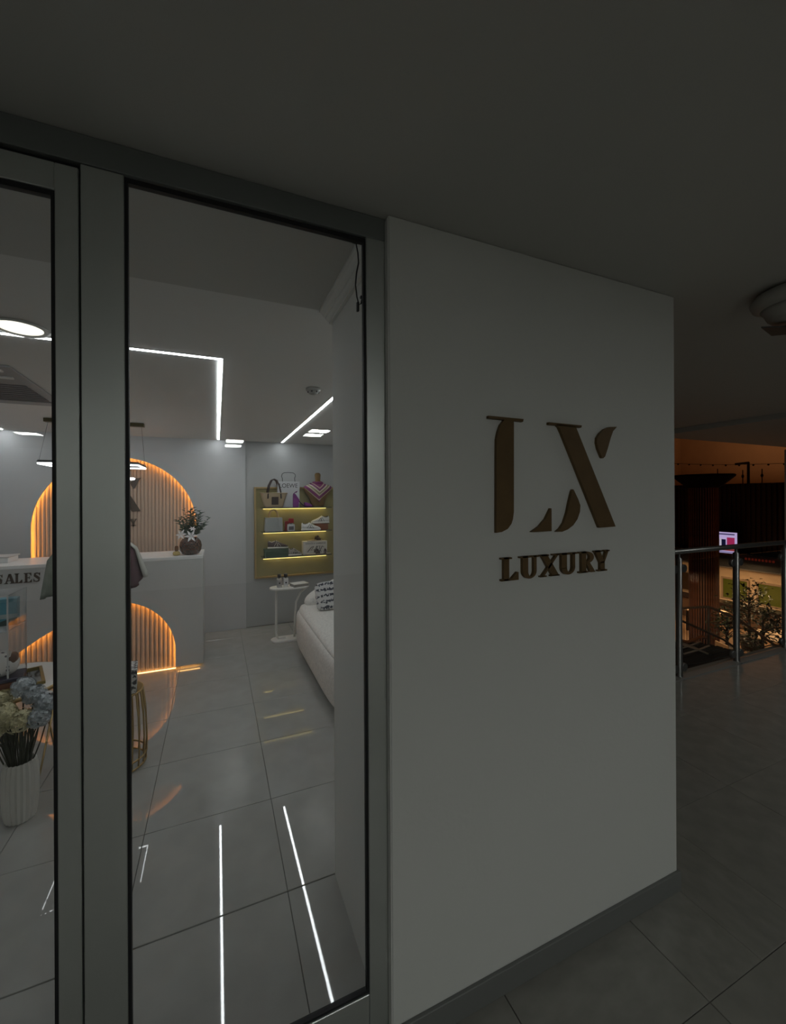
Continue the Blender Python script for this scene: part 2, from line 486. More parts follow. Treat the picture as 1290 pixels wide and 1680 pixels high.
w2 = tag(bpy.data.objects.new('window_2', None), 'fixed shop window at the far side of the door', kind='structure'); COL.objects.link(w2)
MB().box((-1.26, FY0, 0), (XD0 - .004, FY1, ZP1)).build('mullion', M_ALU, w2)
MB().box((-2.0, FY0, 0), (-1.94, FY1, ZP1)).build('jamb', M_ALU, w2)
MB().box((-1.94, FY0, 0), (-1.26, FY1, ZP0)).build('bottom_rail', M_ALU, w2)
MB().box((-1.94, 1.1245, ZP0), (-1.26, 1.1325, ZP1)).build('pane', M_GLASS, w2)

# ================================================================== SIGN ON THE WALL
LOGO = {
    'L': [[(.793, 1.858), (.933, 1.857), (.931, 1.848), (.793, 1.850)],
          [(.856, 1.850), (.840, 1.833), (.830, 1.809), (.824, 1.785), (.821, 1.486), (.843, 1.488), (.866, 1.497), (.881, 1.513), (.887, 1.528), (.891, 1.552), (.893, 1.850)]],
    'foot': [[(.963, 1.483), (.998, 1.501), (1.025, 1.525), (1.048, 1.561), (1.051, 1.560), (1.051, 1.483)]],
    'leaf': [[(1.072, 1.48), (1.09, 1.491), (1.107, 1.51), (1.122, 1.544), (1.133, 1.582), (1.145, 1.619), (1.15, 1.626), (1.154, 1.623), (1.174, 1.591), (1.184, 1.569), (1.182, 1.547), (1.17, 1.521), (1.15, 1.5), (1.124, 1.486), (1.098, 1.479)]],
    'X': [[(1.041, 1.854), (1.193, 1.853), (1.191, 1.845), (1.041, 1.846)],
          [(1.073, 1.849), (1.087, 1.839), (1.098, 1.821), (1.277, 1.487), (1.36, 1.489), (1.164, 1.848)]],
    'tip': [[(1.37, 1.859), (1.35, 1.842), (1.337, 1.816), (1.321, 1.775), (1.308, 1.747), (1.299, 1.74), (1.292, 1.742), (1.274, 1.773), (1.267, 1.795), (1.269, 1.813), (1.284, 1.831), (1.306, 1.847), (1.331, 1.856)]],
}


def logo(parent, m, sc=1.0, off=(0, 0), y0=1.078, y1=1.0895, word=True):
    f = lambda p: ((p[0] - 1.08) * sc + off[0], (p[1] - 1.6) * sc + off[1])
    for k, polys in LOGO.items():
        mb = MB()
        for p in polys: mb.prism([f(q) for q in p], y0, y1)
        mb.build('letter' if k in 'LX' else 'letter_stroke', m, parent)
    if word:
        for ch, a, b in (('L', .840, .909), ('U', .915, .996), ('X', 1.001, 1.086), ('U', 1.083, 1.17), ('R', 1.178, 1.256), ('Y', 1.252, 1.329)):
            (xa, za), (xb, zb) = f((a, 1.329)), f((b, 1.404))
            letter(ch, xa, xb, za, zb, y0, y1, m, parent)


sg = thing('letter_sign', 'flat bronze-gold LX LUXURY letters fixed to the white outer wall', 'sign', (0, 0, 0))
logo(sg, M_GOLDL, 1.0, (1.08, 1.6))

# ================================================================== SHOP INTERIOR
# ---- fluted arch on the back wall
def flute_mesh(m, r):
    pts = arc(0, 0, r, r * .8, 180, 360, 6)
    return MB().prism(pts, 0, 1, 'xy').mesh('slat', m)


ap = thing('arch_panel', 'tall arched panel of oak flutes with orange edge light on back wall', 'wall panel', (0, 0, 0))
MB().box((ACX - AR - .05, BY + .075, 0), (ACX + AR + .05, BY + .09, ACZ + AR + .05)).build('backing', M_SLAT, ap)
fm = flute_mesh(M_SLAT, .0172)
pit = .0362
nsl = int(2 * AR / pit)
for i in range(-1, nsl + 2):
    x = ACX - AR + .014 + i * pit
    dx = x - ACX
    if abs(dx) > AR + .012: continue
    inst('slat', fm, ap, (x, BY + .074, .02), (1, 1, ACZ - .02 + math.sqrt(max((AR + .02) ** 2 - dx ** 2, 0))))
ra = AR + .014
MB().tube([(ACX + ra, BY + .034, .9)] + [(a, BY + .034, b) for a, b in arc(ACX, ACZ, ra, ra, 0, 180, 48)] + [(ACX - ra, BY + .034, .9)], .003, 6).build('light_strip', M_LEDO, ap)
logo(ap, M_BROWN, 1.02, (-1.08, 1.575), BY + .038, BY + .058)

# ---- reception counter
CF = 4.34; CX1 = -.122; CX0 = -2.35; CTZ = 1.058
rc = thing('reception_counter', 'white reception counter with glowing fluted wave cut-out and SALES lettering', 'counter', (0, 0, 0))
wave_r = arc(-.851, .19, .494, .494, 0, 90, 20)
wave_l = [(-.93, .677), (-1.0, .655), (-1.08, .617), (-1.15, .575), (-1.279, .489), (-1.354, .443), (-1.446, .38), (-1.518, .325), (-1.6, .255), (-1.67, .17), (-1.715, .08), (-1.73, .0)]
wave = [(-.357, .0)] + wave_r + wave_l
out = [(CX0, .03), (CX0, CTZ - .03), (CX1, CTZ - .03), (CX1, .03)] + [(p[0], max(p[1], .03)) for p in wave]
wide = [(-.322, .0)] + arc(-.851, .19, .529, .529, 0, 90, 20) + [(a - .025 * (1 if b < .6 else .3), b + (.03 if b > .1 else 0)) for a, b in wave_l]
out2 = out[:4] + [(p[0], max(p[1], .03)) for p in wide]
MB().prism(out, CF, CF + .014).prism(out2, CF + .014, CF + .06).build('front_panel', M_COUNT, rc)
MB().box((CX1 - .04, CF + .06, .03), (CX1, CF + .52, CTZ - .03)).build('side_panel', M_COUNT, rc, .003)
MB().box((CX0, CF + .06, .03), (CX0 + .04, CF + .52, CTZ - .03)).build('side_panel', M_COUNT, rc, .003)
MB().box((CX0, CF - .003, CTZ - .03), (CX1 + .003, CF + .52, CTZ)).build('countertop', M_CTOP, rc, .003)
MB().box((CX0 + .06, CF + .075, 0), (CX1 - .06, CF + .09, CTZ - .04)).build('backing', M_SLAT, rc)
MB().box((CX0 + .1, CF + .10, 0), (CX1 - .05, CF + .48, .05)).build('plinth', M_COUNT, rc)


def wave_z(x):
    if x >= -.851: return .19 + math.sqrt(max(.494 ** 2 - (x + .851) ** 2, 0))
    pts = [(-.851, .684)] + wave_l
    for (xa, za), (xb, zb) in zip(pts, pts[1:]):
        if xb <= x <= xa: return za + (zb - za) * (x - xa) / (xb - xa)
    return 0


x = -.340
while x > -1.73:
    inst('slat', fm, rc, (x, CF + .072, .012), (1, 1, max((wave_z(x) if x < -.36 else .22) + .02, .03)))
    x -= pit
wl = [(-.343, .04)] + arc(-.851, .19, .508, .508, 0, 90, 24) + [(a - .008, b + .013) for a, b in wave_l[:-1]]
MB().tube([(a, CF + .032, max(b, .02)) for a, b in wl], .0028, 6).build('light_strip', M_LEDO, rc)
MB().box((-1.68, CF + .048, .001), (-.36, CF + .053, .005)).build('light_strip', emissive('warm_led_low', (1.0, .5, .15), 9.0), rc)
MB().box((-.34, CF + .03, .023), (CX1 - .03, CF + .036, .029)).build('light_strip', emissive('warm_led_low', (1.0, .5, .15), 9.0), rc)
# SALES
xs = [(-1.655, -1.598), (-1.592, -1.525), (-1.527, -1.477), (-1.466, -1.415), (-1.408, -1.355)]
for ch, (a, b) in zip('SALES', xs):
    letter(ch, a, b, .912, .992, CF - .006, CF, M_BROWN, rc)

# ---- objects on the counter
def leaf_quad(mb, c, d, up, L, W):
    d = Vector(d).normalized(); sd = d.cross(Vector(up))
    sd = sd.normalized() if sd.length > 1e-4 else d.orthogonal().normalized()
    n = sd.cross(d) * L * .12
    c = Vector(c)
    mb.add([c, c + d * L * .4 + sd * W / 2 + n, c + d * L, c + d * L * .4 - sd * W / 2 + n, c + d * L * .45 - n * .2], [(0, 1, 4), (1, 2, 4), (2, 3, 4), (3, 0, 4)])


vx, vy = -.232, CF + .14
vs_ = thing('flower_vase', 'round dark brown diamond-patterned vase with lilies on the reception counter', 'vase', (vx, vy, CTZ))
MB().lathe([(.055, 0), (.075, .008), (.095, .045), (.1, .085), (.092, .125), (.07, .155), (.055, .165), (.05, .16), (.05, .12), (0, .11)], n=32).build(
    'vase_body', pattern('brown_diamonds', 'checker', (.11, .038, .02), (.016, .007, .005), 62, .25, rot=(0, 0, PI / 4), stretch=(1, 1, 1)), vs_)
mb = MB(); st_ = MB()
for k in range(44):
    a = random.uniform(0, 2 * PI); lean = random.uniform(.05, .75)
    if k < 8: a = random.choice([0, PI]) + random.uniform(-.5, .5); lean = random.uniform(.6, .95)
    p0 = Vector((0, 0, .13)); L = random.uniform(.14, .33) * (1.05 - .25 * lean)
    dv = Vector((math.cos(a) * lean, math.sin(a) * lean * .7, 1)).normalized()
    p1 = p0 + dv * L
    st_.tube([p0, p0 + dv * L * .5 + Vector((0, 0, .01)), p1], .0018, 4)
    for q in range(13):
        t = .3 + .7 * q / 12
        c = p0 + dv * L * t
        ld = Vector((math.cos(q * 2.4 + k), math.sin(q * 2.4 + k), .35))
        leaf_quad(mb, c, ld, (0, 0, 1), random.uniform(.034, .056), random.uniform(.018, .03))
st_.build('stem', mat('stem_green', (.05, .08, .035), .6), vs_)
o = mb.build('foliage', mat('dark_green_leaf', (.022, .075, .045), .5, noise=(20, .4)), vs_); o['kind'] = 'stuff'


def lily(parent, c, dirv, r):
    mb = MB(); d = Vector(dirv).normalized(); a = d.orthogonal().normalized(); b = d.cross(a)
    for k in range(6):
        t = 2 * PI * k / 6 + .3
        e = a * math.cos(t) + b * math.sin(t); s_ = d.cross(e)
        c0 = Vector(c)
        mb.add([c0, c0 + e * r * .45 + s_ * r * .2 + d * r * .2, c0 + e * r + d * r * .15, c0 + e * r * .45 - s_ * r * .2 + d * r * .2, c0 + e * r * .5 + d * r * .12],
               [(0, 1, 4), (1, 2, 4), (2, 3, 4), (3, 0, 4)])
    return mb.build('lily_flower', mat('lily_white', (.85, .85, .86), .6), parent)


lily(vs_, (.01, -.11, .185), (.05, -1, .25), .062)
lily(vs_, (-.075, -.085, .2), (-.35, -1, .35), .055)
lily(vs_, (.02, -.09, .25), (.2, -.6, .7), .035)

pb = thing('perfume_bottle', 'tiny gold perfume bottle left of the brown vase', 'perfume', (-.352, CF + .10, CTZ))
MB().lathe([(.02, 0), (.032, .006), (.034, .02), (.026, .036), (.012, .042)], n=16).build('flask', mat('amber_glass', (.45, .33, .10), .15, spec=.7), pb)
MB().super((0, 0, .066), (.017, .017, .026), .6, .6, 16, 10).build('stopper', mat('amber_dark', (.14, .055, .02), .2), pb)

mn = thing('monitor_stand', 'small white box unit at the left end of the counter top', 'box', (-1.86, CF + .3, CTZ))
MB().box((-.12, -.1, 0), (.22, .1, .045)).build('body', M_CTOP, mn, .004)
MB().box((-.13, -.11, .045), (.23, .11, .055)).build('lid', M_COUNT, mn, .002)

# ---- ceiling fittings of the shop
ls = thing('linear_ceiling_light', 'L-shaped white light strip turning across the shop ceiling', 'ceiling light', (0, 0, zc(0)), 0, 'white light strips in the shop ceiling')
ls.rotation_euler.x = -SLOPE
MB().box((-2.5, 2.478, -.004), (.036, 2.498, .004)).build('diffuser', M_LEDW, ls)
MB().box((.016, 2.498, -.004), (.036, BY - .05, .004)).build('diffuser', M_LEDW, ls)
MB().box((-2.5, 2.472, -.0025), (.042, 2.478, .004)).box((.036, 2.478, -.0025), (.042, BY - .04, .004)).build('profile', M_WHITE, ls)
l2 = thing('linear_ceiling_light', 'straight white light strip over the sofa', 'ceiling light', (.895, 0, zc(0)), 0, 'white light strips in the shop ceiling')
l2.rotation_euler = (-SLOPE, 0, math.radians(1.35))
MB().box((-.010, 2.1, -.004), (.011, BY - .05, .004)).build('diffuser', M_LEDW, l2)
MB().box((-.017, 2.1, -.0025), (-.011, BY - .04, .004)).build('profile', M_WHITE, l2)
l3 = thing('linear_ceiling_light', 'white light strip at the far left of the shop ceiling', 'ceiling light', (-1.98, 0, zc(0)), 0, 'white light strips in the shop ceiling')
l3.rotation_euler.x = -SLOPE
MB().box((-.011, 2.55, -.004), (.011, BY - .05, .004)).build('diffuser', M_LEDW, l3)
MB().box((-.017, 2.55, -.0025), (-.011, BY - .04, .004)).build('profile', M_WHITE, l3)

dl = thing('recessed_downlight', 'round recessed downlight with reflector beside the front light strip', 'ceiling light', (-.815, 2.385, zc(2.385)))
dl.rotation_euler.x = -SLOPE
MB().lathe([(.082, .002), (.105, 0), (.108, -.006), (.09, -.008), (.082, -.002)], n=32).build('trim_ring', M_WHITE, dl)
MB().lathe([(.088, -.003), (.05, -.0025), (.0, -.002)], n=32).build('reflector', emissive('downlight_glow', (1, .95, .82), 1.5), dl)
MB().tube([(-.04, -.02, -.006), (.04, .02, -.006)], .008, 8).build('bulb', emissive('downlight_bulb', (1, .97, .9), 6.0), dl)

ac = thing('ceiling_cassette', 'grey slotted air conditioning grille in the shop ceiling', 'air conditioner', (-1.5, 3.52, zc(3.52)))
ac.rotation_euler.x = -SLOPE
MB().box((-.56, -.5, -.012), (.42, .5, .0)).build('panel', mat('cassette_grey', (.30, .30, .30), .6), ac, .003)
MB().box((-.5, -.44, -.02), (.36, -.41, -.012)).build('rim', M_SHOPC, ac)
MB().box((-.5, -.30, -.022), (.36, -.27, -.012)).build('rim', M_SHOPC, ac)
for k in range(9):
    MB().box((-.5, -.1 + k * .055, -.018), (.36, -.07 + k * .055, -.012)).build('louvre', mat('cassette_dark', (.16, .16, .165), .6), ac)

sd = thing('smoke_detector', 'round white smoke detector on the shop ceiling', 'smoke detector', (.63, 2.88, zc(2.88)))
sd.rotation_euler.x = -SLOPE
MB().lathe([(.05, 0), (.052, -.012), (.046, -.02), (.04, -.022)], n=24).build('base', mat('detector_white', (.4, .4, .38), .5), sd)
MB().lathe([(.036, -.022), (.034, -.032), (.02, -.042), (0, -.044)], n=24).build('sensor_cap', mat('detector_white', (.4, .4, .38), .5), sd)
for k in range(6):
    t = 2 * PI * k / 6
    MB().box((.0355 * math.cos(t) - .005, .0355 * math.sin(t) - .005, -.032), (.0355 * math.cos(t) + .005, .0355 * math.sin(t) + .005, -.024)).build('vent_slot', M_BLACK, sd)

pl = thing('pendant_lamp', 'black rectangular ring pendant lamp hanging over the counter', 'lamp', (-1.02, 4.60, 0))
MB().box((-.385, -.03, zc(4.61) - .034), (.385, .03, zc(4.61) - .002)).build('canopy', mat('antique_brass', (.12, .10, .05), .4, metal=.6), pl)
ring = [(-.365, -.22), (.365, -.22), (.365, .22), (-.365, .22)]
MB().tube([(a, b, 1.924) for a, b in ring], .012, 4, closed=True).build('ring', M_BLACK, pl)
MB().tube([(a, b, 1.908) for a, b in ring], .008, 4, closed=True).build('light_strip', emissive('pendant_led', (.95, .97, 1), 8.0), pl)
for a in (-.36, .36):
    MB().tube([(a, 0, zc(4.61) - .03), (a, -.21 if a < 0 else .21, 1.93)], .0012, 4).build('wire', M_BLACK, pl)
MB().super((.275, 0, 1.793), (.032, .03, .013), 1, 1, 16, 8).build('bulb', emissive('pendant_led', (.95, .97, 1), 8.0), pl)
MB().tube([(.275, 0, 1.803), (.275, 0, 1.9)], .0015, 4).build('wire', M_BLACK, pl)

# ---- gold shelf panel with lit shelves
sp = thing('display_shelf', 'brass wall panel with three lit display shelves', 'shelf', (0, BY + .02, 0))
PX0, PX1, PZ0, PZ1 = .432, 1.475, .60, 1.742
MB().box((PX0, -.022, PZ0), (PX1, -.004, PZ1)).build('panel', M_PANEL, sp)
for a, b in (((PX0, -.05, PZ0), (PX0 + .022, -.022, PZ1)), ((PX1 - .022, -.05, PZ0), (PX1, -.022, PZ1)), ((PX0 + .022, -.05, PZ1 - .022), (PX1 - .022, -.022, PZ1)), ((PX0 + .022, -.05, PZ0), (PX1 - .022, -.022, PZ0 + .022))):
    MB().box(a, b).build('frame', M_GOLD, sp, .002)
SHX0, SHX1 = .508, 1.37
SH = [1.487, 1.190, .880]
M_SHELF = mat('smoked_glass_shelf', (.10, .10, .075), .12, spec=.6)
for z, dz in zip(SH, (.020, .030, .044)):
    s_ = MB().box((SHX0, -.22, z - .012), (SHX1, -.022, z)).build('shelf_board', M_SHELF, sp, .001)
    MB().box((SHX0 + .03, -.028, z - dz - .002), (SHX1 - .03, -.0225, z - dz + .002)).build('light_strip', M_LEDS, s_)
    sl_ = light('shelf_led_light', 'AREA', ((SHX0 + SHX1) / 2, BY + .02 - .075, z - .016), SHELF_W, (1.0, .80, .34), SHX1 - SHX0 - .08, (math.radians(28), 0, 0))
    sl_.data.shape = 'RECTANGLE'; sl_.data.size_y = .012
    for xx in (SHX0 + .04, SHX1 - .05):
        MB().lathe([(.006, 0), (.006, .004)], (xx, -.208, z), 10).build('bracket_stud', M_STEEL, s_)
SY = BY + .02 - .125     # middle of the shelves


def soft_handle(mb, x, y, z, w, h, r, n=14):
    mb.tube([(x - w / 2 + w * (i / n) * 0 + (w / 2) * (1 - math.cos(PI * i / n)), y, z + h * math.sin(PI * i / n) ** .75) for i in range(n + 1)], r, 8)


# woven tote
tb = thing('woven_tote_bag', 'straw basket tote with dark leather handles on the top shelf', 'handbag', (.655, SY, SH[0]))
M_STRAW = pattern('woven_straw', 'wave', (.34, .25, .15), (.56, .44, .28), 55, .8, rot=(0, PI / 2, 0), thresh=.5)
rows = []
for i in range(9):
    t = i / 8; hx = .108 + .052 * t; hy = .05 + .022 * t
    rows.append([(hx * math.copysign(abs(math.cos(a)) ** .55, math.cos(a)), hy * math.copysign(abs(math.sin(a)) ** .55, math.sin(a)), .178 * t) for a in [2 * PI * k / 32 for k in range(32)]])
mb = MB().grid(rows, closed=True); mb.f.append(list(range(31, -1, -1))); mb.sm.append(False)
mb.build('basket', M_STRAW, tb)
MB().tube([(p[0] * 1.01, p[1] * 1.01, .176) for p in rows[-1]], .006, 6, closed=True).build('rim', M_STRAW, tb)
M_DLEATH = mat('dark_brown_leather', (.035, .018, .016), .45)
MB().box((-.03, -.068, .035), (.05, -.0605, .13), tilt=('X', .10)).build('leather_patch', M_DLEATH, tb)
for yy in (-.066, .07):
    mb = MB(); mb.tube([(-.075 + .0, yy, .11), (-.07, yy, .19), (-.055, yy, .27), (-.025, yy * .8, .335), (.005, yy * .7, .35), (.035, yy * .8, .335), (.06, yy, .27), (.078, yy, .19), (.083, yy, .11)], .009, 8)
    mb.build('handle', M_DLEATH, tb)

# paper shopping bag
sb = thing('shopping_bag', 'white paper shopping bag with black handle and brand print on the top shelf', 'shopping bag', (.845, BY - .045, SH[0]))
MB().box((-.135, -.04, 0), (.135, .04, .325)).build('paper_body', mat('white_paper', (.62, .63, .65), .7), sb, .002)
MB().tube([(-.075, -.03, .315), (-.078, -.03, .36), (-.08, -.03, .372), (-.088, -.03, .385), (-.08, -.03, .42), (-.055, -.03, .436), (0, -.03, .44), (.055, -.03, .436), (.08, -.03, .42), (.085, -.03, .395), (.075, -.03, .37), (.08, -.03, .315)], .0038, 6).build('handle', M_BLACK, sb)
text_mesh('print', 'LOEWE', .075, M_BLACK, sb, (-.005, -.0412, .247), width=.225)

# purple pump
def shoe_rows(stations, n=14, L=.25):
    rows = []
    for s, w, z0, z1 in stations:
        r = []
        for k in range(n):
            t = 2 * PI * k / n
            cy, cz = math.cos(t), math.sin(t)
            r.append((s * L, w * math.copysign(abs(cy) ** .7, cy), (z0 + z1) / 2 + (z1 - z0) / 2 * math.copysign(abs(cz) ** .7, cz)))
        rows.append(r)
    return rows


def loft(mb, rows):
    n = len(rows[0]); mb.grid(rows, closed=True)
    o = len(mb.v) - len(rows) * n
    mb.f.append([o + k for k in range(n - 1, -1, -1)]); mb.sm.append(False)
    mb.f.append([o + (len(rows) - 1) * n + k for k in range(n)]); mb.sm.append(False)


M_PURP = mat('purple_suede', (.20, .02, .22), .7)
hp = thing('high_heel_shoe', 'purple block-heeled pump on the top shelf', 'shoe', (.885, SY - .05, SH[0]))
mb = MB(); loft(mb, shoe_rows([(0, .02, .115, .155), (.02, .028, .10, .175), (.12, .031, .09, .165), (.24, .032, .082, .12), (.3, .03, .075, .095)])); mb.build('heel_counter', M_PURP, hp)
mb = MB(); loft(mb, shoe_rows([(.28, .026, .072, .086), (.4, .024, .045, .058), (.52, .03, .012, .026), (.6, .035, .002, .014)])); mb.build('shank', mat('dark_purple', (.05, .01, .06), .5), hp)
mb = MB(); loft(mb, shoe_rows([(.56, .03, .003, .06), (.64, .038, .0, .062), (.78, .041, .0, .05), (.9, .034, .0, .034), (.98, .014, .0, .018), (1.0, .004, .002, .01)])); mb.build('toe_upper', M_PURP, hp)
MB().prism([(0, 0), (.062, 0), (.075, .1), (0, .12)], -.026, .026).build('block_heel', M_PURP, hp, .004)
mb = MB(); mb.tube([(.0, -.02, .16), (.02, -.03, .185), (.05, 0, .2), (.045, .02, .185)], .005, 6); mb.build('ankle_strap', M_PURP, hp)

# bust with scarf
bs = thing('display_bust', 'gold display bust draped with a purple and cream scarf on the top shelf', 'bust', (1.21, SY, SH[0]))
M_BUST = mat('aged_gold', (.22, .13, .045), .45, metal=.4, noise=(15, .2))
prof = [(.075, .0), (.085, .03), (.1, .08), (.125, .14), (.165, .19), (.182, .225), (.178, .25), (.14, .275), (.075, .295), (.042, .315), (.034, .345), (.036, .385), (.04, .41), (.034, .43), (.015, .44), (0, .441)]
MB().lathe(prof, n=32, sx=1, sy=.52).build('torso', M_BUST, bs)
M_SCARF = bpy.data.materials.new('scarf_print'); M_SCARF.use_nodes = True
nt = M_SCARF.node_tree; b_ = nt.nodes['Principled BSDF']; b_.inputs['Roughness'].default_value = .6
tc = nt.nodes.new('ShaderNodeTexCoord'); sx_ = nt.nodes.new('ShaderNodeSeparateXYZ'); nt.links.new(tc.outputs['Object'], sx_.inputs[0])
ab = nt.nodes.new('ShaderNodeMath'); ab.operation = 'ABSOLUTE'; nt.links.new(sx_.outputs['X'], ab.inputs[0])
m1 = nt.nodes.new('ShaderNodeMath'); m1.operation = 'MULTIPLY_ADD'; m1.inputs[1].default_value = -.85
nt.links.new(ab.outputs[0], m1.inputs[0]); nt.links.new(sx_.outputs['Z'], m1.inputs[2])
m2 = nt.nodes.new('ShaderNodeMath'); m2.operation = 'MULTIPLY_ADD'; m2.inputs[1].default_value = 4.2; m2.inputs[2].default_value = -.1
nt.links.new(m1.outputs[0], m2.inputs[0])
cr = nt.nodes.new('ShaderNodeValToRGB'); cr.color_ramp.interpolation = 'CONSTANT'
stops = [(0, (.20, .03, .13)), (.24, (.55, .45, .28)), (.30, (.22, .035, .15)), (.48, (.62, .55, .42)), (.56, (.28, .25, .14)), (.66, (.66, .6, .5)), (.74, (.18, .03, .13)), (.86, (.5, .4, .3)), (.93, (.2, .03, .12))]
cr.color_ramp.elements[0].color = (*stops[0][1], 1); cr.color_ramp.elements[1].position = stops[1][0]; cr.color_ramp.elements[1].color = (*stops[1][1], 1)
for p_, c_ in stops[2:]:
    e = cr.color_ramp.elements.new(p_); e.color = (*c_, 1)
nt.links.new(m2.outputs[0], cr.inputs['Fac']); nt.links.new(cr.outputs['Color'], b_.inputs['Base Color'])
rows = []
for i in range(12):
    t = i / 11; r = []
    for k in range(40):
        a = 2 * PI * k / 40
        front = max(0, -math.sin(a)) ** 1.3
        drop = .06 + .19 * front
        z = .32 - t * drop + .008 * math.sin(a * 7 + t * 9)
        # follow the bust profile
        rr = .05
        for (r0, z0), (r1, z1) in zip(prof, prof[1:]):
            if z0 <= z <= z1: rr = r0 + (r1 - r0) * (z - z0) / max(z1 - z0, 1e-6)
        rr = rr * (1 - .0) + .010 + .004 * math.sin(a * 9 + t * 14)
        wid = 1 - .55 * front * t
        r.append((rr * math.cos(a) * (wid if front > .05 else 1), rr * math.sin(a) * .52 - .012, z))
    rows.append(r)
MB().grid(rows, closed=True).build('scarf', M_SCARF, bs, solid=.003)
MB().tube([(.06 * math.cos(a), .045 * math.sin(a) - .006, .305 + .01 * math.sin(a * 3)) for a in [2 * PI * k / 20 for k in range(20)]], .014, 8, closed=True).build('scarf_roll', mat('scarf_magenta', (.19, .025, .12), .6), bs)

# grey handbag
gb = thing('grey_handbag', 'boxy pale grey handbag with tan arched handles on the middle shelf', 'handbag', (.652, SY, SH[1]))
M_GLEATH = mat('grey_leather', (.36, .38, .37), .5)
mb = MB().prism([(-.108, 0), (.108, 0), (.1, .172), (-.1, .172)], -.055, .055); mb.build('body', M_GLEATH, gb, .006, 2)
M_TAN = mat('tan_leather', (.55, .38, .20), .5)
for yy in (-.035, .035):
    mb = MB(); mb.tube([(-.055, yy, .15)] + [(-.055 * math.cos(PI * i / 12), yy, .172 + .095 * math.sin(PI * i / 12)) for i in range(13)] + [(.055, yy, .15)], .0075, 8); mb.build('handle', M_TAN, gb)
MB().box((.045, -.062, .06), (.075, -.057, .165)).build('hanging_tag', M_GLEATH, gb, .002)
for xx in (-.055, .055): MB().lathe([(.008, 0), (.008, .004)], (xx, -.058, .15), 8).build('stud', M_GOLD, gb)

# red perfume set
rb = thing('perfume_box', 'red and white fragrance box on the middle shelf', 'box', (.845, SY + .03, SH[1]))
MB().box((-.05, -.03, 0), (.045, .03, .12)).build('carton', mat('red_carton', (.28, .01, .015), .4), rb, .002)
MB().box((-.005, -.0315, .07), (.0455, -.0295, .12)).build('white_panel', mat('white_paper', (.62, .63, .65), .7), rb)
rp = thing('perfume_bottle', 'glass perfume bottle with square red cap in front of the red box', 'perfume', (.862, SY - .05, SH[1]))
MB().box((-.05, -.022, 0), (.04, .022, .085)).build('flask', mat('clear_flask', (.55, .55, .56), .1, spec=.8), rp, .006, 2)
MB().box((-.035, -.024, .015), (.025, -.0222, .06)).build('dark_label', mat('flask_label', (.10, .09, .10), .4), rp)
MB().box((-.012, -.014, .085), (.012, .014, .1)).build('neck', M_STEEL, rp)
cp = MB().box((-.033, -.025, .1), (.027, .025, .158)).build('cap', mat('red_cap', (.35, .012, .02), .3), rp, .004)


# sneakers
def sneaker(name, label, loc, rz, m_up, m_sole, m_mark, L=.25, laces=True, group=None):
    t = thing(name, label, 'shoe', loc, rz, group)
    mb = MB(); loft(mb, shoe_rows([(0, .02, 0, .022), (.04, .032, 0, .026), (.3, .034, 0, .026), (.6, .04, 0, .024), (.85, .04, 0, .024), (.96, .028, .002, .022), (1.0, .01, .006, .018)], L=L)); mb.build('sole', m_sole, t)
    mb = MB(); loft(mb, shoe_rows([(.01, .018, .02, .085), (.05, .029, .02, .1), (.18, .032, .02, .082), (.32, .033, .02, .095), (.42, .034, .02, .098), (.55, .037, .02, .08), (.7, .039, .02, .062), (.85, .037, .02, .048), (.94, .026, .02, .036), (.985, .01, .02, .027)], L=L)); mb.build('upper', m_up, t)
    mb = MB(); loft(mb, shoe_rows([(.07, .022, .086, .099), (.2, .024, .078, .0835), (.34, .024, .09, .0985)], L=L)); mb.build('collar_lining', m_mark, t)
    if laces:
        for k in range(4):
            s = .42 + .075 * k; z = .1 - .012 * k
            MB().tube([(s * L, -.026, z - .012), (s * L, 0, z + .003), (s * L, .026, z - .012)], .0032, 6).build('lace', m_sole, t)
    for sgn in (-1, 1):
        mb = MB(); mb.tube([(.3 * L, sgn * .0345, .03), (.42 * L, sgn * .0335, .082), (.5 * L, sgn * .038, .03)], .003, 5)
        mb.tube([(.42 * L, sgn * .0355, .03), (.5 * L, sgn * .034, .075), (.62 * L, sgn * .039, .03)], .003, 5)
        mb.build('side_mark', m_mark, t)
    return t


M_SNK = mat('white_leather', (.78, .77, .74), .5)
M_INK = mat('black_print', (.03, .03, .035), .5)
M_SNKC = mat('cream_sole', (.74, .70, .62), .6)
sneaker('sneaker', 'white sneaker with black scribble standing on the middle shelf', (.985, SY - .05, SH[1]), -.12, M_SNK, M_SNK, M_INK, .245, group='white scribble sneakers')
bx = thing('shoe_block', 'reddish brown display block under the raised white sneaker', 'box', (1.255, SY + .03, SH[1]))
MB().box((-.075, -.05, 0), (.085, .05, .07)).build('body', mat('terracotta_box', (.22, .07, .03), .5), bx, .002)
MB().box((-.077, -.052, .07), (.087, .052, .078)).build('lid', mat('terracotta_box', (.22, .07, .03), .5), bx, .002)
sneaker('sneaker', 'white sneaker with black scribble raised on the brown block', (1.365, SY + .03, SH[1] + .078), PI + .05, M_SNK, M_SNK, M_INK, .245, group='white scribble sneakers')

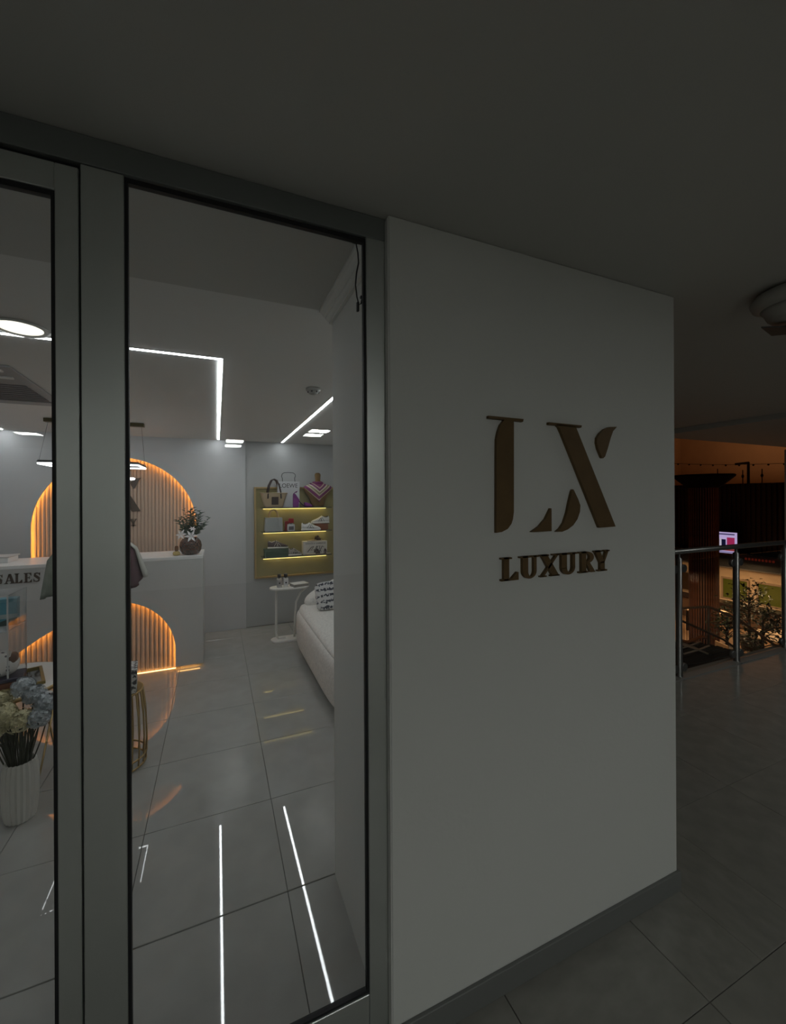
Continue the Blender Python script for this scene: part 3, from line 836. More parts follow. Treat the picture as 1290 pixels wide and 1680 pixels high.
gx = thing('shoe_box', 'dark green shoe box on the bottom shelf', 'box', (.682, SY, SH[2]))
M_GREENB = mat('green_card', (.022, .06, .03), .5)
MB().box((-.14, -.07, 0), (.14, .07, .066)).build('body', M_GREENB, gx, .002)
MB().box((-.144, -.074, .062), (.144, .074, .096)).build('lid', M_GREENB, gx, .002)
sneaker('sneaker', 'dark brown and white sneaker on top of the green shoe box', (.578, SY - .02, SH[2] + .096), -.05, mat('brown_suede', (.075, .05, .05), .7), mat('white_rubber', (.68, .66, .6), .6), M_SNKC, .25)
sneaker('canvas_shoe', 'small striped slip-on shoe standing beside the green box', (.82, SY - .07, SH[2]), .15,
        pattern('stripe_canvas', 'wave', (.05, .04, .05), (.6, .55, .48), 22, .7, rot=(0, 0, .4), thresh=.5), mat('white_rubber', (.68, .66, .6), .6), M_INK, .17, laces=False)
dg = thing('shoe_box', 'white shoe box with black script print on the bottom shelf', 'box', (1.17, SY + .03, SH[2]))
MB().box((-.155, -.05, 0), (.155, .05, .165)).build('body', mat('white_card', (.66, .62, .56), .6), dg, .002)
text_mesh('print', 'DOLCE & GABBANA', .03, M_INK, dg, (.005, -.0512, .128), width=.26)
mb = MB()
for a in ([(-.10, .03), (-.05, .09), (-.02, .1), (-.06, .045), (.0, .06), (.02, .105)], [(.0, .03), (.03, .1), (.06, .105), (.05, .06), (.02, .055), (.08, .03)], [(.06, .04), (.09, .1), (.11, .085)]):
    mb.tube([(p[0], -.0515, p[1]) for p in a], .004, 5)
mb.build('script_print', M_INK, dg)
M_MULE = mat('mule_brown', (.055, .03, .03), .5)


def mule(label, loc, rz, L=.2):
    t = thing('mule_sandal', label, 'shoe', loc, rz, 'dark brown bow mules')
    mb = MB(); loft(mb, shoe_rows([(0, .018, .0, .014), (.1, .03, 0, .014), (.5, .034, 0, .014), (.85, .036, 0, .014), (1, .012, 0, .012)], L=L)); mb.build('sole', mat('mule_sole', (.5, .4, .28), .6), t)
    rows = [[(L * (.55 + .3 * i / 5), -.038 * math.cos(PI * k / 8), .012 + (.045 - .004 * i) * math.sin(PI * k / 8)) for k in range(9)] for i in range(6)]
    MB().grid(rows).build('strap', M_MULE, t, solid=.004)
    mb = MB(); loft(mb, shoe_rows([(.62, .014, .05, .062), (.7, .018, .05, .075), (.78, .012, .046, .06)], L=L)); mb.build('bow', M_MULE, t)
    return t


mule('dark brown bow mule lying on top of the white shoe box', (1.075, SY + .02, SH[2] + .165), .1)
mule('dark brown bow mule standing in front of the white shoe box', (1.045, SY - .062, SH[2]), .05)
mule('second bow mule at the right front of the white shoe box', (1.355, SY - .075, SH[2]), PI - .35, .10)

# ---- sofa, cushion, side table
sf = thing('sofa', 'rounded white boucle sofa behind the pillar', 'sofa', (0, 0, 0))


def belly(p): return (p.x, p.y, p.z)


MB().super((1.16, 3.60, .255), (.42, .94, .215), .35, .32, 48, 18).build('seat_base', M_BOUCLE, sf)
MB().super((1.17, 3.60, .43), (.40, .9, .06), .5, .3, 48, 10).build('seat_cushion', M_BOUCLE, sf)
MB().super((1.455, 3.66, .56), (.12, .86, .27), .5, .35, 40, 16).build('backrest', M_BOUCLE, sf)
MB().super((1.22, 4.40, .53), (.36, .13, .17), .5, .5, 36, 16, tilt=('Y', -.42)).build('armrest', M_BOUCLE, sf)
for a, b in ((.9, 2.9), (.9, 4.3), (1.45, 2.9), (1.45, 4.3)): MB().lathe([(.03, 0), (.035, .06)], (a, b, 0), 12).build('leg', M_BLACK, sf)

M_NEWS = bpy.data.materials.new('newsprint_cushion'); M_NEWS.use_nodes = True
nt = M_NEWS.node_tree; b_ = nt.nodes['Principled BSDF']; b_.inputs['Roughness'].default_value = .85
tc = nt.nodes.new('ShaderNodeTexCoord')
sx_ = nt.nodes.new('ShaderNodeSeparateXYZ'); nt.links.new(tc.outputs['Object'], sx_.inputs[0])
n1 = nt.nodes.new('ShaderNodeTexNoise'); n1.inputs['Scale'].default_value = 48; n1.inputs['Detail'].default_value = 3
nt.links.new(tc.outputs['Object'], n1.inputs['Vector'])
wv = nt.nodes.new('ShaderNodeTexWave'); wv.bands_direction = 'Z'; wv.inputs['Scale'].default_value = 5.5; wv.inputs['Distortion'].default_value = .3
nt.links.new(tc.outputs['Object'], wv.inputs['Vector'])
mm = nt.nodes.new('ShaderNodeMath'); mm.operation = 'MULTIPLY_ADD'; mm.inputs[1].default_value = .25
nt.links.new(wv.outputs['Fac'], mm.inputs[0]); nt.links.new(n1.outputs['Fac'], mm.inputs[2])
cr = nt.nodes.new('ShaderNodeValToRGB')
cr.color_ramp.elements[0].position = .52; cr.color_ramp.elements[0].color = (.055, .06, .08, 1)
cr.color_ramp.elements[1].position = .60; cr.color_ramp.elements[1].color = (.62, .62, .62, 1)
nt.links.new(mm.outputs[0], cr.inputs['Fac']); nt.links.new(cr.outputs['Color'], b_.inputs['Base Color'])
cu = thing('throw_cushion', 'black and white newsprint cushion on the sofa', 'cushion', (1.13, 4.09, .615), 0)
cu.rotation_euler = (math.radians(-20), 0, math.radians(8))
MB().super((0, 0, 0), (.23, .07, .14), .28, .9, 48, 20).build('cover', M_NEWS, cu)
MB().tube([(.225 * math.copysign(abs(math.cos(a)) ** .28, math.cos(a)), 0, .14 * math.copysign(abs(math.sin(a)) ** .28, math.sin(a))) for a in [2 * PI * k / 40 for k in range(40)]], .004, 6, closed=True).build('piping', mat('cushion_piping', (.2, .2, .22), .8), cu)

st = thing('side_table', 'white C-shaped side table with an oval top at the sofa end', 'table', (.76, 4.76, 0))
oval = arc(.12, 0, .10, .10, -90, 90, 12) + arc(-.12, 0, .10, .10, 90, 270, 12)
MB().prism(oval, .582, .602, 'xy').build('tabletop', mat('table_white', (.78, .77, .74), .4), st, .003)
MB().tube([(-.14, 0, .575), (-.15, 0, .55), (-.15, 0, .1), (-.145, 0, .05), (-.12, 0, .025), (-.05, 0, .022)], .013, 10).build('upright', mat('table_white', (.78, .77, .74), .4), st)
MB().tube([(.2, 0, .58), (.12, 0, .52), (.07, 0, .42), (.06, 0, .25), (.05, 0, .025)], .012, 10).build('upright', mat('table_white', (.78, .77, .74), .4), st)
oval2 = arc(.05, 0, .09, .09, -90, 90, 10) + arc(-.12, 0, .09, .09, 90, 270, 10)
MB().prism(oval2, 0, .022, 'xy').build('base', mat('table_white', (.78, .77, .74), .4), st, .003)


def bottle(label, x, m_body, mat_label):
    t = thing('lotion_bottle', label, 'bottle', (x, 4.745, .602), 0, 'lotion bottles on the side table')
    MB().box((-.025, -.018, 0), (.025, .018, .1)).build('flask', m_body, t, .005, 2)
    MB().lathe([(.012, .1), (.012, .112)], n=12).build('neck', M_STEEL, t)
    MB().lathe([(.02, .112), (.021, .145), (.019, .15)], n=16).build('cap', M_BLACK, t)
    MB().box((-.02, -.0195, .02), (.02, -.0185, .075)).build('label_print', mat_label, t)
    MB().lathe([(.009, 0), (.009, .001)], (0, 0, 0), 12).build('emblem', M_INK, t).matrix_local = Matrix.Translation((0, -.0197, .05)) @ Matrix.Rotation(PI / 2, 4, 'X')


bottle('clear lotion bottle with black cap at the left on the side table', .645, mat('clear_flask2', (.42, .42, .41), .12, spec=.8), mat('grey_label', (.3, .3, .3), .6))
bottle('white lotion bottle with black cap beside the book', .715, M_SNK, mat('white_paper', (.62, .63, .65), .7))
bk = thing('book', 'grey book with white cover lying on the side table', 'book', (.865, 4.745, .602), .25)
MB().box((-.085, -.065, .004), (.085, .065, .028)).build('pages', mat('book_pages', (.35, .34, .32), .8), bk)
MB().box((-.088, -.068, .028), (.088, .068, .032)).build('cover', mat('book_cover', (.72, .72, .70), .5), bk)
MB().box((-.088, -.068, 0), (.088, .068, .004)).build('cover', mat('book_back', (.2, .2, .2), .5), bk)

# ---- display table with gold legs and its goods (left pane)
TZ = .55; TXC, TYC, TR = -1.14, 3.05, .31
dt = thing('display_table', 'round white display table with gold rim and hairpin legs', 'table', (TXC, TYC, 0))
MB().lathe([(0, TZ - .012), (TR, TZ - .012), (TR, TZ), (0, TZ)], n=48, smooth=False).build('tabletop', mat('table_white', (.78, .77, .74), .4), dt)
MB().lathe([(TR, TZ - .022), (TR + .006, TZ - .022), (TR + .006, TZ - .001), (TR, TZ - .001)], n=48).build('gold_rim', M_GOLD, dt)
for k in range(4):
    a = math.radians(-40 + 90 * k); c_, s_ = math.cos(a), math.sin(a)
    ta = Vector((-s_, c_, 0)) * .13
    p = Vector((c_, s_, 0))
    mb = MB(); mb.tube([p * .27 + ta + Vector((0, 0, TZ - .02)), p * .29 + Vector((0, 0, .006)), p * .27 - ta + Vector((0, 0, TZ - .02))], .0065, 8); mb.build('leg', M_GOLD, dt)
MB().tube([(.2 * math.cos(2 * PI * k / 24), .2 * math.sin(2 * PI * k / 24), .30) for k in range(24)], .005, 6, closed=True).build('brace_ring', M_GOLD, dt)

tr = thing('mirror_tray', 'rectangular mirror tray with gold edge on the round table', 'tray', (-1.125, 3.02, TZ), .35)
MB().box((-.19, -.13, .0), (.17, .14, .006)).build('mirror', mat('mirror_glass', (.6, .6, .6), .05, metal=1), tr)
for a, b in (((-.205, -.145, 0), (-.19, .155, .016)), ((.17, -.145, 0), (.185, .155, .016)), ((-.19, -.145, 0), (.17, -.13, .016)), ((-.19, .14, 0), (.17, .155, .016))):
    MB().box(a, b).build('edge', mat('olive_gold', (.26, .2, .07), .35, metal=.8), tr)
bb = thing('leather_box', 'flat brown leather box under the monogram handbag', 'box', (-1.16, 2.97, TZ + .007), .22)
MB().box((-.17, -.07, 0), (.15, .08, .035)).build('body', mat('chestnut_leather', (.16, .06, .03), .5), bb, .004)
MB().box((-.172, -.072, .035), (.152, .082, .055)).build('lid', mat('navy_leather', (.025, .022, .045), .5), bb, .004)
hb = thing('monogram_handbag', 'white speckled monogram handbag with brown handles under the clear stand', 'handbag', (-1.17, 2.98, TZ + .062), .2)
MB().super((0, 0, .07), (.135, .055, .07), .6, .35, 32, 14, fn=lambda p: (p.x * (1 - .6 * max(p.z, 0) / .07 * .35), p.y * (1 - 2.5 * max(p.z, 0)), p.z)).build('body', pattern('monogram_canvas', 'voronoi', (.12, .11, .13), (.66, .64, .62), 34, .6, thresh=.26), hb)
M_TAN2 = mat('brown_handle_leather', (.10, .05, .03), .5)
for yy in (-.035, .03):
    mb = MB(); mb.tube([(.06 * math.cos(PI * i / 12) - .03, yy, .115 + .085 * math.sin(PI * i / 12)) for i in range(13)], .006, 8); mb.build('handle', M_TAN2, hb)
mb = MB(); mb.super((.095, 0, .075), (.035, .05, .045), .6, .5, 20, 10); mb.build('corner_patch', M_TAN2, hb)
# acrylic stand
cs = thing('acrylic_stand', 'clear acrylic display case holding fragrances above the handbag', 'display case', (-1.21, 3.05, TZ))
ax0, ax1, ay0, ay1 = -.24, .145, -.12, .12
zs, zt = .315, .515
MB().box((ax0, ay0, zs), (ax1, ay1, zs + .007)).build('shelf_sheet', mat('acrylic_edge', (.55, .57, .57), .1, spec=.7), cs)
MB().box((ax0, ay0, zt), (ax1, ay1, zt + .006)).build('top_sheet', M_ACRYL, cs)
MB().box((ax1, ay0, .018), (ax1 + .005, ay1, zt + .006)).build('side_sheet', M_ACRYL, cs)
MB().box((ax0 - .005, ay0, .018), (ax0, ay1, zt + .006)).build('side_sheet', M_ACRYL, cs)
M_EDGE = mat('acrylic_bright_edge', (.6, .6, .6), .2)
for yy in (ay0, ay1):
    MB().box((ax1 - .001, yy - .0015, .018), (ax1 + .006, yy + .0015, zt + .006)).build('edge', M_EDGE, cs)
MB().box((ax0, ay0 - .002, zt), (ax1, ay0, zt + .007)).build('edge', M_EDGE, cs)
tbx = thing('perfume_box', 'teal fragrance carton with a beach picture inside the clear case', 'box', (-1.13, 3.10, TZ + .322), .12)
MB().box((-.055, -.03, 0), (.055, .03, .155)).build('carton', mat('teal_card', (.10, .30, .38), .45), tbx, .002)
MB().box((-.056, -.0315, .04), (.056, -.0302, .065)).build('shore_print', mat('shore_grey', (.38, .44, .45), .5), tbx)
mb = MB(); mb.prism([(-.055, .0), (.055, .0), (.055, .045), (.01, .035), (-.03, .02), (-.055, .012)], -.0325, -.0312); mb.build('rock_print', mat('rock_dark', (.05, .08, .075), .5), tbx)
gpb = thing('perfume_bottle', 'green glass perfume bottle with black flared cap inside the clear case', 'perfume', (-1.215, 3.0, TZ + .322))
MB().box((-.048, -.022, 0), (.048, .022, .095)).build('flask', mat('green_glass', (.11, .20, .19), .1, spec=.8), gpb, .006, 2)
MB().box((-.042, -.0235, .004), (.042, -.0225, .035)).build('clear_base', mat('flask_clear_base', (.45, .47, .47), .2), gpb)
MB().lathe([(.02, .095), (.016, .105), (.03, .118), (.022, .124), (.036, .14)], n=14).build('cap', M_BLACK, gpb)
wpb = thing('perfume_box', 'pale grey fragrance carton at the left inside the clear case', 'box', (-1.36, 3.05, TZ + .322))
MB().box((-.045, -.03, 0), (.045, .03, .12)).build('carton', mat('white_card', (.66, .62, .56), .6), wpb, .002)
MB().box((-.035, -.0312, .03), (.035, -.0302, .08)).build('label_print', mat('pale_label', (.45, .46, .46), .5), wpb)

# ---- floor vase with hydrangeas
fv = thing('floor_vase', 'ribbed white floor vase of cream and blue hydrangeas in front of the table', 'vase', (-.912, 2.645, 0))
prof = [(.052, 0), (.058, .006), (.066, .05), (.0705, .12), (.0715, .19), (.068, .25), (.062, .285), (.057, .292), (.053, .28), (.053, .2), (0, .19)]
rows = []
for r, z in prof:
    rows.append([(r * (1 + (.055 if k % 2 else -.04) * (r > .045)) * math.cos(2 * PI * k / 40), r * (1 + (.055 if k % 2 else -.04) * (r > .045)) * math.sin(2 * PI * k / 40), z) for k in range(40)])
mb = MB().grid(rows, closed=True, smooth=False); mb.f.append(list(range(39, -1, -1))); mb.sm.append(False)
mb.build('vase_body', mat('vase_white', (.68, .66, .62), .7), fv)
heads = [(-.13, -.03, .53, 0), (-.035, -.07, .565, 1), (.02, -.06, .515, 1), (.06, -.01, .61, 2), (-.075, .0, .60, 1), (.115, -.03, .57, 2), (-.15, .04, .52, 1), (.095, -.06, .515, 2), (.015, .0, .655, 2), (-.07, -.08, .51, 1), (-.19, -.02, .57, 0), (-.10, -.05, .47, 0)]
mcol = [mat('hydrangea_mauve', (.16, .12, .13), .7, noise=(30, .3)), mat('hydrangea_cream', (.62, .57, .36), .7, noise=(30, .25)), mat('hydrangea_blue', (.46, .50, .53), .7, noise=(30, .25))]
stm = MB()
for hx, hy, hz, ci in heads:
    mb = MB(); R = random.uniform(.044, .054)
    for k in range(52):
        z = 1 - 2 * (k + .5) / 52; ph = k * 2.39996
        if z < -.75: continue
        q = math.sqrt(1 - z * z); nrm = Vector((q * math.cos(ph), q * math.sin(ph), z))
        c = Vector((hx, hy, hz)) + nrm * R * random.uniform(.78, 1.1)
        a = nrm.orthogonal().normalized(); b = nrm.cross(a); r0 = random.uniform(.014, .021); t0 = random.uniform(0, 2)
        for j in range(4):
            t = t0 + j * PI / 2; e = a * math.cos(t) + b * math.sin(t); s_ = nrm.cross(e)
            mb.add([c, c + e * r0 * .6 + s_ * r0 * .5 + nrm * .003, c + e * r0 * 1.15 + nrm * .001, c + e * r0 * .6 - s_ * r0 * .5 + nrm * .003], [(0, 1, 2, 3)])
    mb.build('flower_head', mcol[ci], fv)
    stm.tube([(hx * .2, hy * .2, .22), (hx * .5, hy * .5, .38), (hx * .95, hy * .95, hz - .03)], .0035, 5)
for k in range(34):
    a = random.uniform(0, 2 * PI); r1 = random.uniform(.03, .13)
    stm.tube([(.03 * math.cos(a), .03 * math.sin(a), .22), (.6 * r1 * math.cos(a) + .02 * math.cos(a), r1 * .6 * math.sin(a), .37), (r1 * math.cos(a), r1 * math.sin(a), random.uniform(.44, .5))], .003, 4)
stm.build('stems', mat('stem_dark', (.035, .04, .022), .6), fv)

# ---- gold wire stool with patterned box
ws = thing('wire_stool', 'round gold wire drum stool beside the window mullion', 'stool', (-.565, 2.93, 0))
for z, r in ((.012, .16), (.445, .145), (.06, .163)):
    MB().tube([(r * math.cos(2 * PI * k / 40), r * math.sin(2 * PI * k / 40), z) for k in range(40)], .006, 6, closed=True).build('ring', M_GOLD, ws)
rod = MB().tube([(.158, 0, .012), (.166, 0, .12), (.160, 0, .3), (.145, 0, .445)], .0048, 6).mesh('wire_rod', M_GOLD)
for k in range(22): inst('wire_rod', rod, ws, (0, 0, 0), rot=(0, 0, 2 * PI * k / 22))
MB().lathe([(0, .445), (.142, .445), (.142, .452), (0, .452)], n=36, smooth=False).build('seat_plate', mat('olive_gold', (.26, .2, .07), .35, metal=.8), ws)
px = thing('gift_box', 'black and white floral print box on the gold wire stool', 'box', (-.545, 2.90, .452), .12)
M_FLOR = pattern('floral_print', 'noise', (.06, .06, .065), (.68, .67, .65), 48, .6, thresh=.5)
MB().box((-.11, -.07, 0), (.098, .07, .1)).build('body', M_FLOR, px, .002)
MB().box((-.113, -.073, .1), (.101, .073, .145)).build('lid', M_FLOR, px, .002)

# ---- mannequin with shawl behind the mullion
mq = thing('mannequin', 'dress form in a plum and grey-green draped shawl behind the window mullion', 'mannequin', (-.735, 3.2, 0))
MB().lathe([(.12, 0), (.12, .015), (.02, .03), (.014, .06), (.014, .82)], n=20).build('stand', M_BLACK, mq)
MB().lathe([(.05, .8), (.13, .82), (.14, .9), (.115, 1.05), (.14, 1.22), (.16, 1.32), (.14, 1.40), (.06, 1.43), (.045, 1.46), (.045, 1.52), (0, 1.525)], n=28, sy=.65).build('torso', mat('form_linen', (.32, .30, .26), .8), mq)


def shawl(a0, a1, m, zlow, nm, flare):
    rows = []
    for i in range(14):
        t = i / 13; r = []
        for k in range(22):
            u = k / 21; a = math.radians(a0 + (a1 - a0) * u)
            side = abs(math.cos(a))
            zb = zlow(u)
            z = 1.425 - t * (1.425 - zb)
            R = .075 + .12 * min(t * 2.2, 1) + flare * t * side + .012 * math.sin(k * 1.9) * t
            r.append((R * math.cos(a), R * math.sin(a) * .72, z))
        rows.append(r)
    return MB().grid(rows).build(nm, m, mq, solid=.004)


shawl(-75, 80, mat('plum_fabric', (.10, .05, .065), .85, noise=(8, .3)), lambda u: 1.08 - .06 * abs(math.sin(u * 6)), 'shawl_panel', .075)
shawl(100, 270, mat('grey_green_fabric', (.20, .22, .18), .85, noise=(8, .3)), lambda u: .985 + .04 * abs(math.sin(u * 5 + .5)), 'shawl_panel', .055)
shawl(-4, 22, mat('pale_lining', (.5, .5, .45), .85), lambda u: 1.075 + .03 * u, 'lining', .092)
mb = MB(); mb.super((.205, -.03, 1.055), (.022, .02, .032), .8, .8, 14, 10); mb.build('sleeve_end', mat('rust_fabric', (.25, .09, .05), .8), mq)

# ---- loose cable with sensor in the window corner
cb = thing('sensor_cable', 'thin black cable with connector hanging in the upper window corner', 'cable', (0, 0, 0))
MB().tube([(.396, 1.2, 2.378), (.402, 1.2, 2.35), (.404, 1.2, 2.32), (.397, 1.2, 2.285), (.394, 1.2, 2.25), (.398, 1.2, 2.215), (.405, 1.2, 2.19), (.412, 1.2, 2.197), (.415, 1.2, 2.215)], .0024, 6).build('cable', M_BLACK, cb)
MB().box((.385, 1.195, 2.378), (.402, 1.205, 2.386)).box((.409, 1.195, 2.213), (.421, 1.205, 2.219)).build('clip', M_BLACK, cb)
MB().box((.397, 1.194, 2.17), (.404, 1.204, 2.198)).build('connector', M_BLACK, cb, .001)

# ================================================================== CORRIDOR
# ceiling panel lights behind the photographer: they light the corridor and mirror in the glass, bar one added fill
def panel_light(x, y, label, offs, hd=.1):
    t = thing('ceiling_panel_light', label, 'ceiling light', (x, y, CZ), 0, 'square panel lights on the corridor ceiling')
    for q in offs:
        MB().box((-.125, q - hd - .015, -.012), (.125, q + hd + .015, 0)).build('frame', M_WHITE, t, .002)
        MB().box((-.11, q - hd, -.0135), (.11, q + hd, -.0118)).build('diffuser', M_LAMP, t)


panel_light(.24, -4.2, 'square ceiling light at the far side of the corridor, doubled to imitate its ghost in the glass', (-.27, .27), .15)  # second panel added to imitate the doubled reflection in the glazing
panel_light(1.14, -2.8, 'square ceiling light nearer the shop front in the corridor, doubled to imitate its ghost in the glass', (-.17, .17), .105)  # paired likewise; the extra panel stands in for a ghost reflection
panel_light(4.75, .1, 'added square fill light out of view beside the balcony walkway', (0,), .12)  # unseen light added to brighten the floor and ceiling at the right
panel_light(-2.1, -4.1, 'single square ceiling light at the left of the corridor', (0,))

dm = thing('ceiling_detector', 'large round dome fitting on the corridor ceiling near the railing', 'ceiling fixture', (2.10, .865, CZ))
M_DOME = mat('dome_cream', (.42, .41, .38), .5)
MB().lathe([(.10, 0), (.125, -.012), (.138, -.035), (.13, -.055), (.105, -.068)], n=40).build('dome', M_DOME, dm)
MB().lathe([(.105, -.068), (.095, -.082), (.085, -.105), (.07, -.12), (0, -.122)], n=40).build('lower_cap', M_DOME, dm)
MB().prism([(-.11, .06), (.03, -.02), (.14, .0), (.03, .09)], -.148, -.142, 'xy').build('deflector_plate', mat('dark_plate', (.05, .05, .048), .5), dm, .001)
MB().tube([(0, 0, -.12), (0, 0, -.145)], .012, 8).build('pin', M_STEEL, dm)

# glass railing
RY = 2.346
rl = thing('glass_railing', 'steel balcony railing with clamped glass panels above the atrium', 'railing', (0, RY, 0))
MB().tube([(1.75, 0, 1.112), (8.6, 0, 1.112)], .024, 14).build('handrail', M_STEEL, rl)
posts = [1.9, 2.82, 3.745, 4.6, 5.46, 6.35, 7.25]
for xx in posts:
    p_ = MB().lathe([(.05, 0), (.05, .008), (.03, .012), (.026, .02), (.026, 1.05), (.012, 1.06), (.012, 1.095)], (xx, 0, 0), 16).build('post', M_STEEL, rl)
    for z in (.085, .96):
        for sg_ in (-1, 1):
            mb = MB(); mb.lathe([(.034, -.014), (.036, -.01), (.036, .01), (.034, .014)], n=16)
            c = mb.build('glass_clamp', M_STEEL, p_)
            c.matrix_local = Matrix.Translation((xx + sg_ * .06, 0, z)) @ Matrix.Rotation(PI / 2, 4, 'X')
for a, b in zip(posts, posts[1:]):
    MB().box((a + .04, -.005, .03), (b - .04, .005, 1.03)).build('glass_panel', M_GLASS2, rl)
struct('trim_2', MB().box((1.72, 2.30, -.30), (9.5, 2.42, .012)), mat('slab_edge', (.22, .215, .2), .5), 'grey stone kerb along the balcony edge')

# ================================================================== ATRIUM
M_AFLOOR = mat('food_court_floor', (.22, .13, .07), .5, noise=(2, .2))
M_DWOOD = mat('dark_wood', (.016, .006, .004), .5, noise=(5, .3))
M_TANW = mat('tan_plaster', (.62, .45, .30), .8, noise=(2, .1))
M_ORANGE = mat('orange_ceiling', (.42, .27, .15), .9, noise=(1, .06))
LFZ = -3.2
struct('floor', MB().box((1.72, 2.42, LFZ - .2), (30, 18, LFZ)), M_AFLOOR, 'brown floor of the food court one level below')
struct('wall_atrium_near', MB().box((1.72, 2.30, LFZ), (9.5, 2.42, -.30)), M_TANW, 'wall below the balcony edge facing the atrium')
struct('wall_atrium_back', MB().box((1.6, 18, LFZ), (30, 18.2, 6)), M_ORANGE, 'orange end wall of the atrium')
struct('wall_atrium_far', MB().box((29, 2.4, LFZ), (29.2, 18, 6)), M_ORANGE, 'orange wall far behind the slatted gallery')
struct('ceiling', MB().box((9.5, 2.4, 6), (30, 18.2, 6.2)).box((1.6, 3.5, 6), (9.5, 18.2, 6.2)), M_ORANGE, 'orange lit ceiling high above the atrium')
struct('wall_atrium_side', MB().box((9.5, 2.2, LFZ), (30, 2.4, 6)), M_TANW, 'side wall of the atrium out of the light')
struct('wall_gallery', MB().box((18.05, 2.4, -.58), (18.4, 18, 2.06)), M_DWOOD, 'dark timber gallery front across the atrium')
struct('wall_lower', MB().box((18.3, 2.4, LFZ), (18.6, 18, -.58)), M_TANW, 'tan shop fronts under the gallery')

# slats of the gallery front
gs = thing('slatted_cladding', 'dark vertical timber slats covering the gallery front', 'cladding', (18.045, 0, 0))
slm = MB().box((-.05, -.045, -.58), (0, .045, 2.05)).mesh('slat', M_DWOOD)
for k in range(60): inst('slat', slm, gs, (0, 6.6 + k * .155, 0))
gf = thing('gallery_fascia', 'black band with thin pale ledge below the slats', 'fascia', (17.7, 0, 0))
MB().box((0, 3, -1.08), (.28, 17.9, -.59)).build('band', mat('fascia_black', (.012, .011, .012), .4), gf)
MB().box((-.06, 3, -1.10), (.0, 17.9, -1.06)).build('ledge', mat('fascia_grey', (.10, .09, .08), .4), gf)
MB().box((-.03, 3, -.62), (.0, 17.9, -.585)).build('ledge', mat('fascia_red', (.07, .02, .015), .4), gf)

# screen
tv = thing('television', 'bright wall screen showing two newsreaders beside the slatted column', 'television', (17.6, 9.55, -.15))
MB().box((-.03, -.66, -.42), (.03, .66, .42)).build('casing', M_BLACK, tv, .006)
def scr(nm, y0, y1, z0, z1, col, st_, lift=.001):
    MB().box((-.032 - lift, y0, z0), (-.03, y1, z1)).build(nm, emissive(nm + '_glow', col, st_), tv)
scr('screen', -.63, .63, -.39, .39, (.62, .5, .85), .65)
scr('anchor_dark', -.26, .12, -.2, .12, (.02, .02, .08), .3, .003)
scr('anchor_shirt', -.12, -.05, -.2, .16, (.7, .65, .8), .6, .004)
scr('anchor_red', -.55, -.3, -.2, .2, (.45, .03, .12), .6, .003)
scr('caption_strip', -.6, .6, -.30, -.22, (.5, .08, .08), .4, .003)
scr('headline_bar', -.55, .55, .29, .34, (.12, .1, .25), .4, .003)
scr('ticker', -.5, .45, -.37, -.34, (.2, .2, .4), .4, .003)
rd = thing('led_sign', 'row of small dim red sign segments under the screen', 'sign', (17.64, 8.3, -.68))
for k in range(9): MB().box((-.02, -.45 + k * .1, -.04), (.0, -.39 + k * .1, .04)).build('segment', emissive('red_segment', (.5, .05, .02), .12), rd)

# slatted column with flared capital
cl = thing('slatted_column', 'round dark column clad in timber slats with a flared black capital', 'column', (14.15, 8.10, LFZ))
MB().lathe([(.345, 0), (.345, 5.1)], n=32).build('shaft', M_DWOOD, cl)
csm = MB().box((-.03, -.018, 0), (.03, .018, 5.1)).mesh('slat', mat('column_slat', (.15, .062, .035), .5, noise=(4, .3)))
for k in range(36):
    a = 2 * PI * k / 36; inst('slat', csm, cl, (.36 * math.cos(a), .36 * math.sin(a), 0), rot=(0, 0, a))
MB().lathe([(.42, 5.06), (.5, 5.12), (.84, 5.42), (.85, 5.47), (0, 5.49)], n=8, smooth=False).build('capital', mat('capital_black', (.008, .007, .007), .95, spec=.05), cl)

# string light, lamp post and hanging rods in front of the orange ceiling
sl = thing('string_light', 'thin dark cable of small bulbs strung across the atrium', 'string light', (0, 0, 0))
A, B = Vector((18, 13.5, 3.30)), Vector((18, 6.4, 2.68))
MB().tube([A.lerp(B, i / 16) + Vector((0, 0, -.15 * math.sin(PI * i / 16))) for i in range(17)], .009, 5).build('cable', M_BLACK, sl)
for k in range(1, 16):
    p = A.lerp(B, k / 16) + Vector((0, 0, -.15 * math.sin(PI * k / 16) - .03)); MB().super(p, (.035, .035, .035), 1, 1, 8, 6).build('bulb', M_DWOOD, sl)
lp = thing('lamp_post', 'dark angled lamp post rising behind the gallery wall', 'lamp', (18.22, 8.88, 2.06))
MB().tube([(0, 0, 0), (0, 0, .78)], .045, 8).build('pole', M_DWOOD, lp)
MB().tube([(0, -.02, .77), (0, .42, .75)], .045, 8).build('arm', M_DWOOD, lp)
for i, (yy, a, b) in enumerate(((9.95, 2.3, .62), (9.1, 2.2, .52), (8.5, 2.3, .52))):
    hr = thing('hanging_rod', 'slim dark rod against the orange ceiling, %s' % ('above the column capital', 'left of the lamp post', 'right of the lamp post')[i], 'rod', (18.3, yy, 2.06), 0, 'slim rods on the gallery wall')
    MB().tube([(0, 0, 0), (0, 0, b)], .016, 6).build('rod', M_DWOOD, hr)
    MB().lathe([(.03, 0), (.045, .06), (.03, .12)], (0, 0, b - .3), 8).build('socket', M_DWOOD, hr)

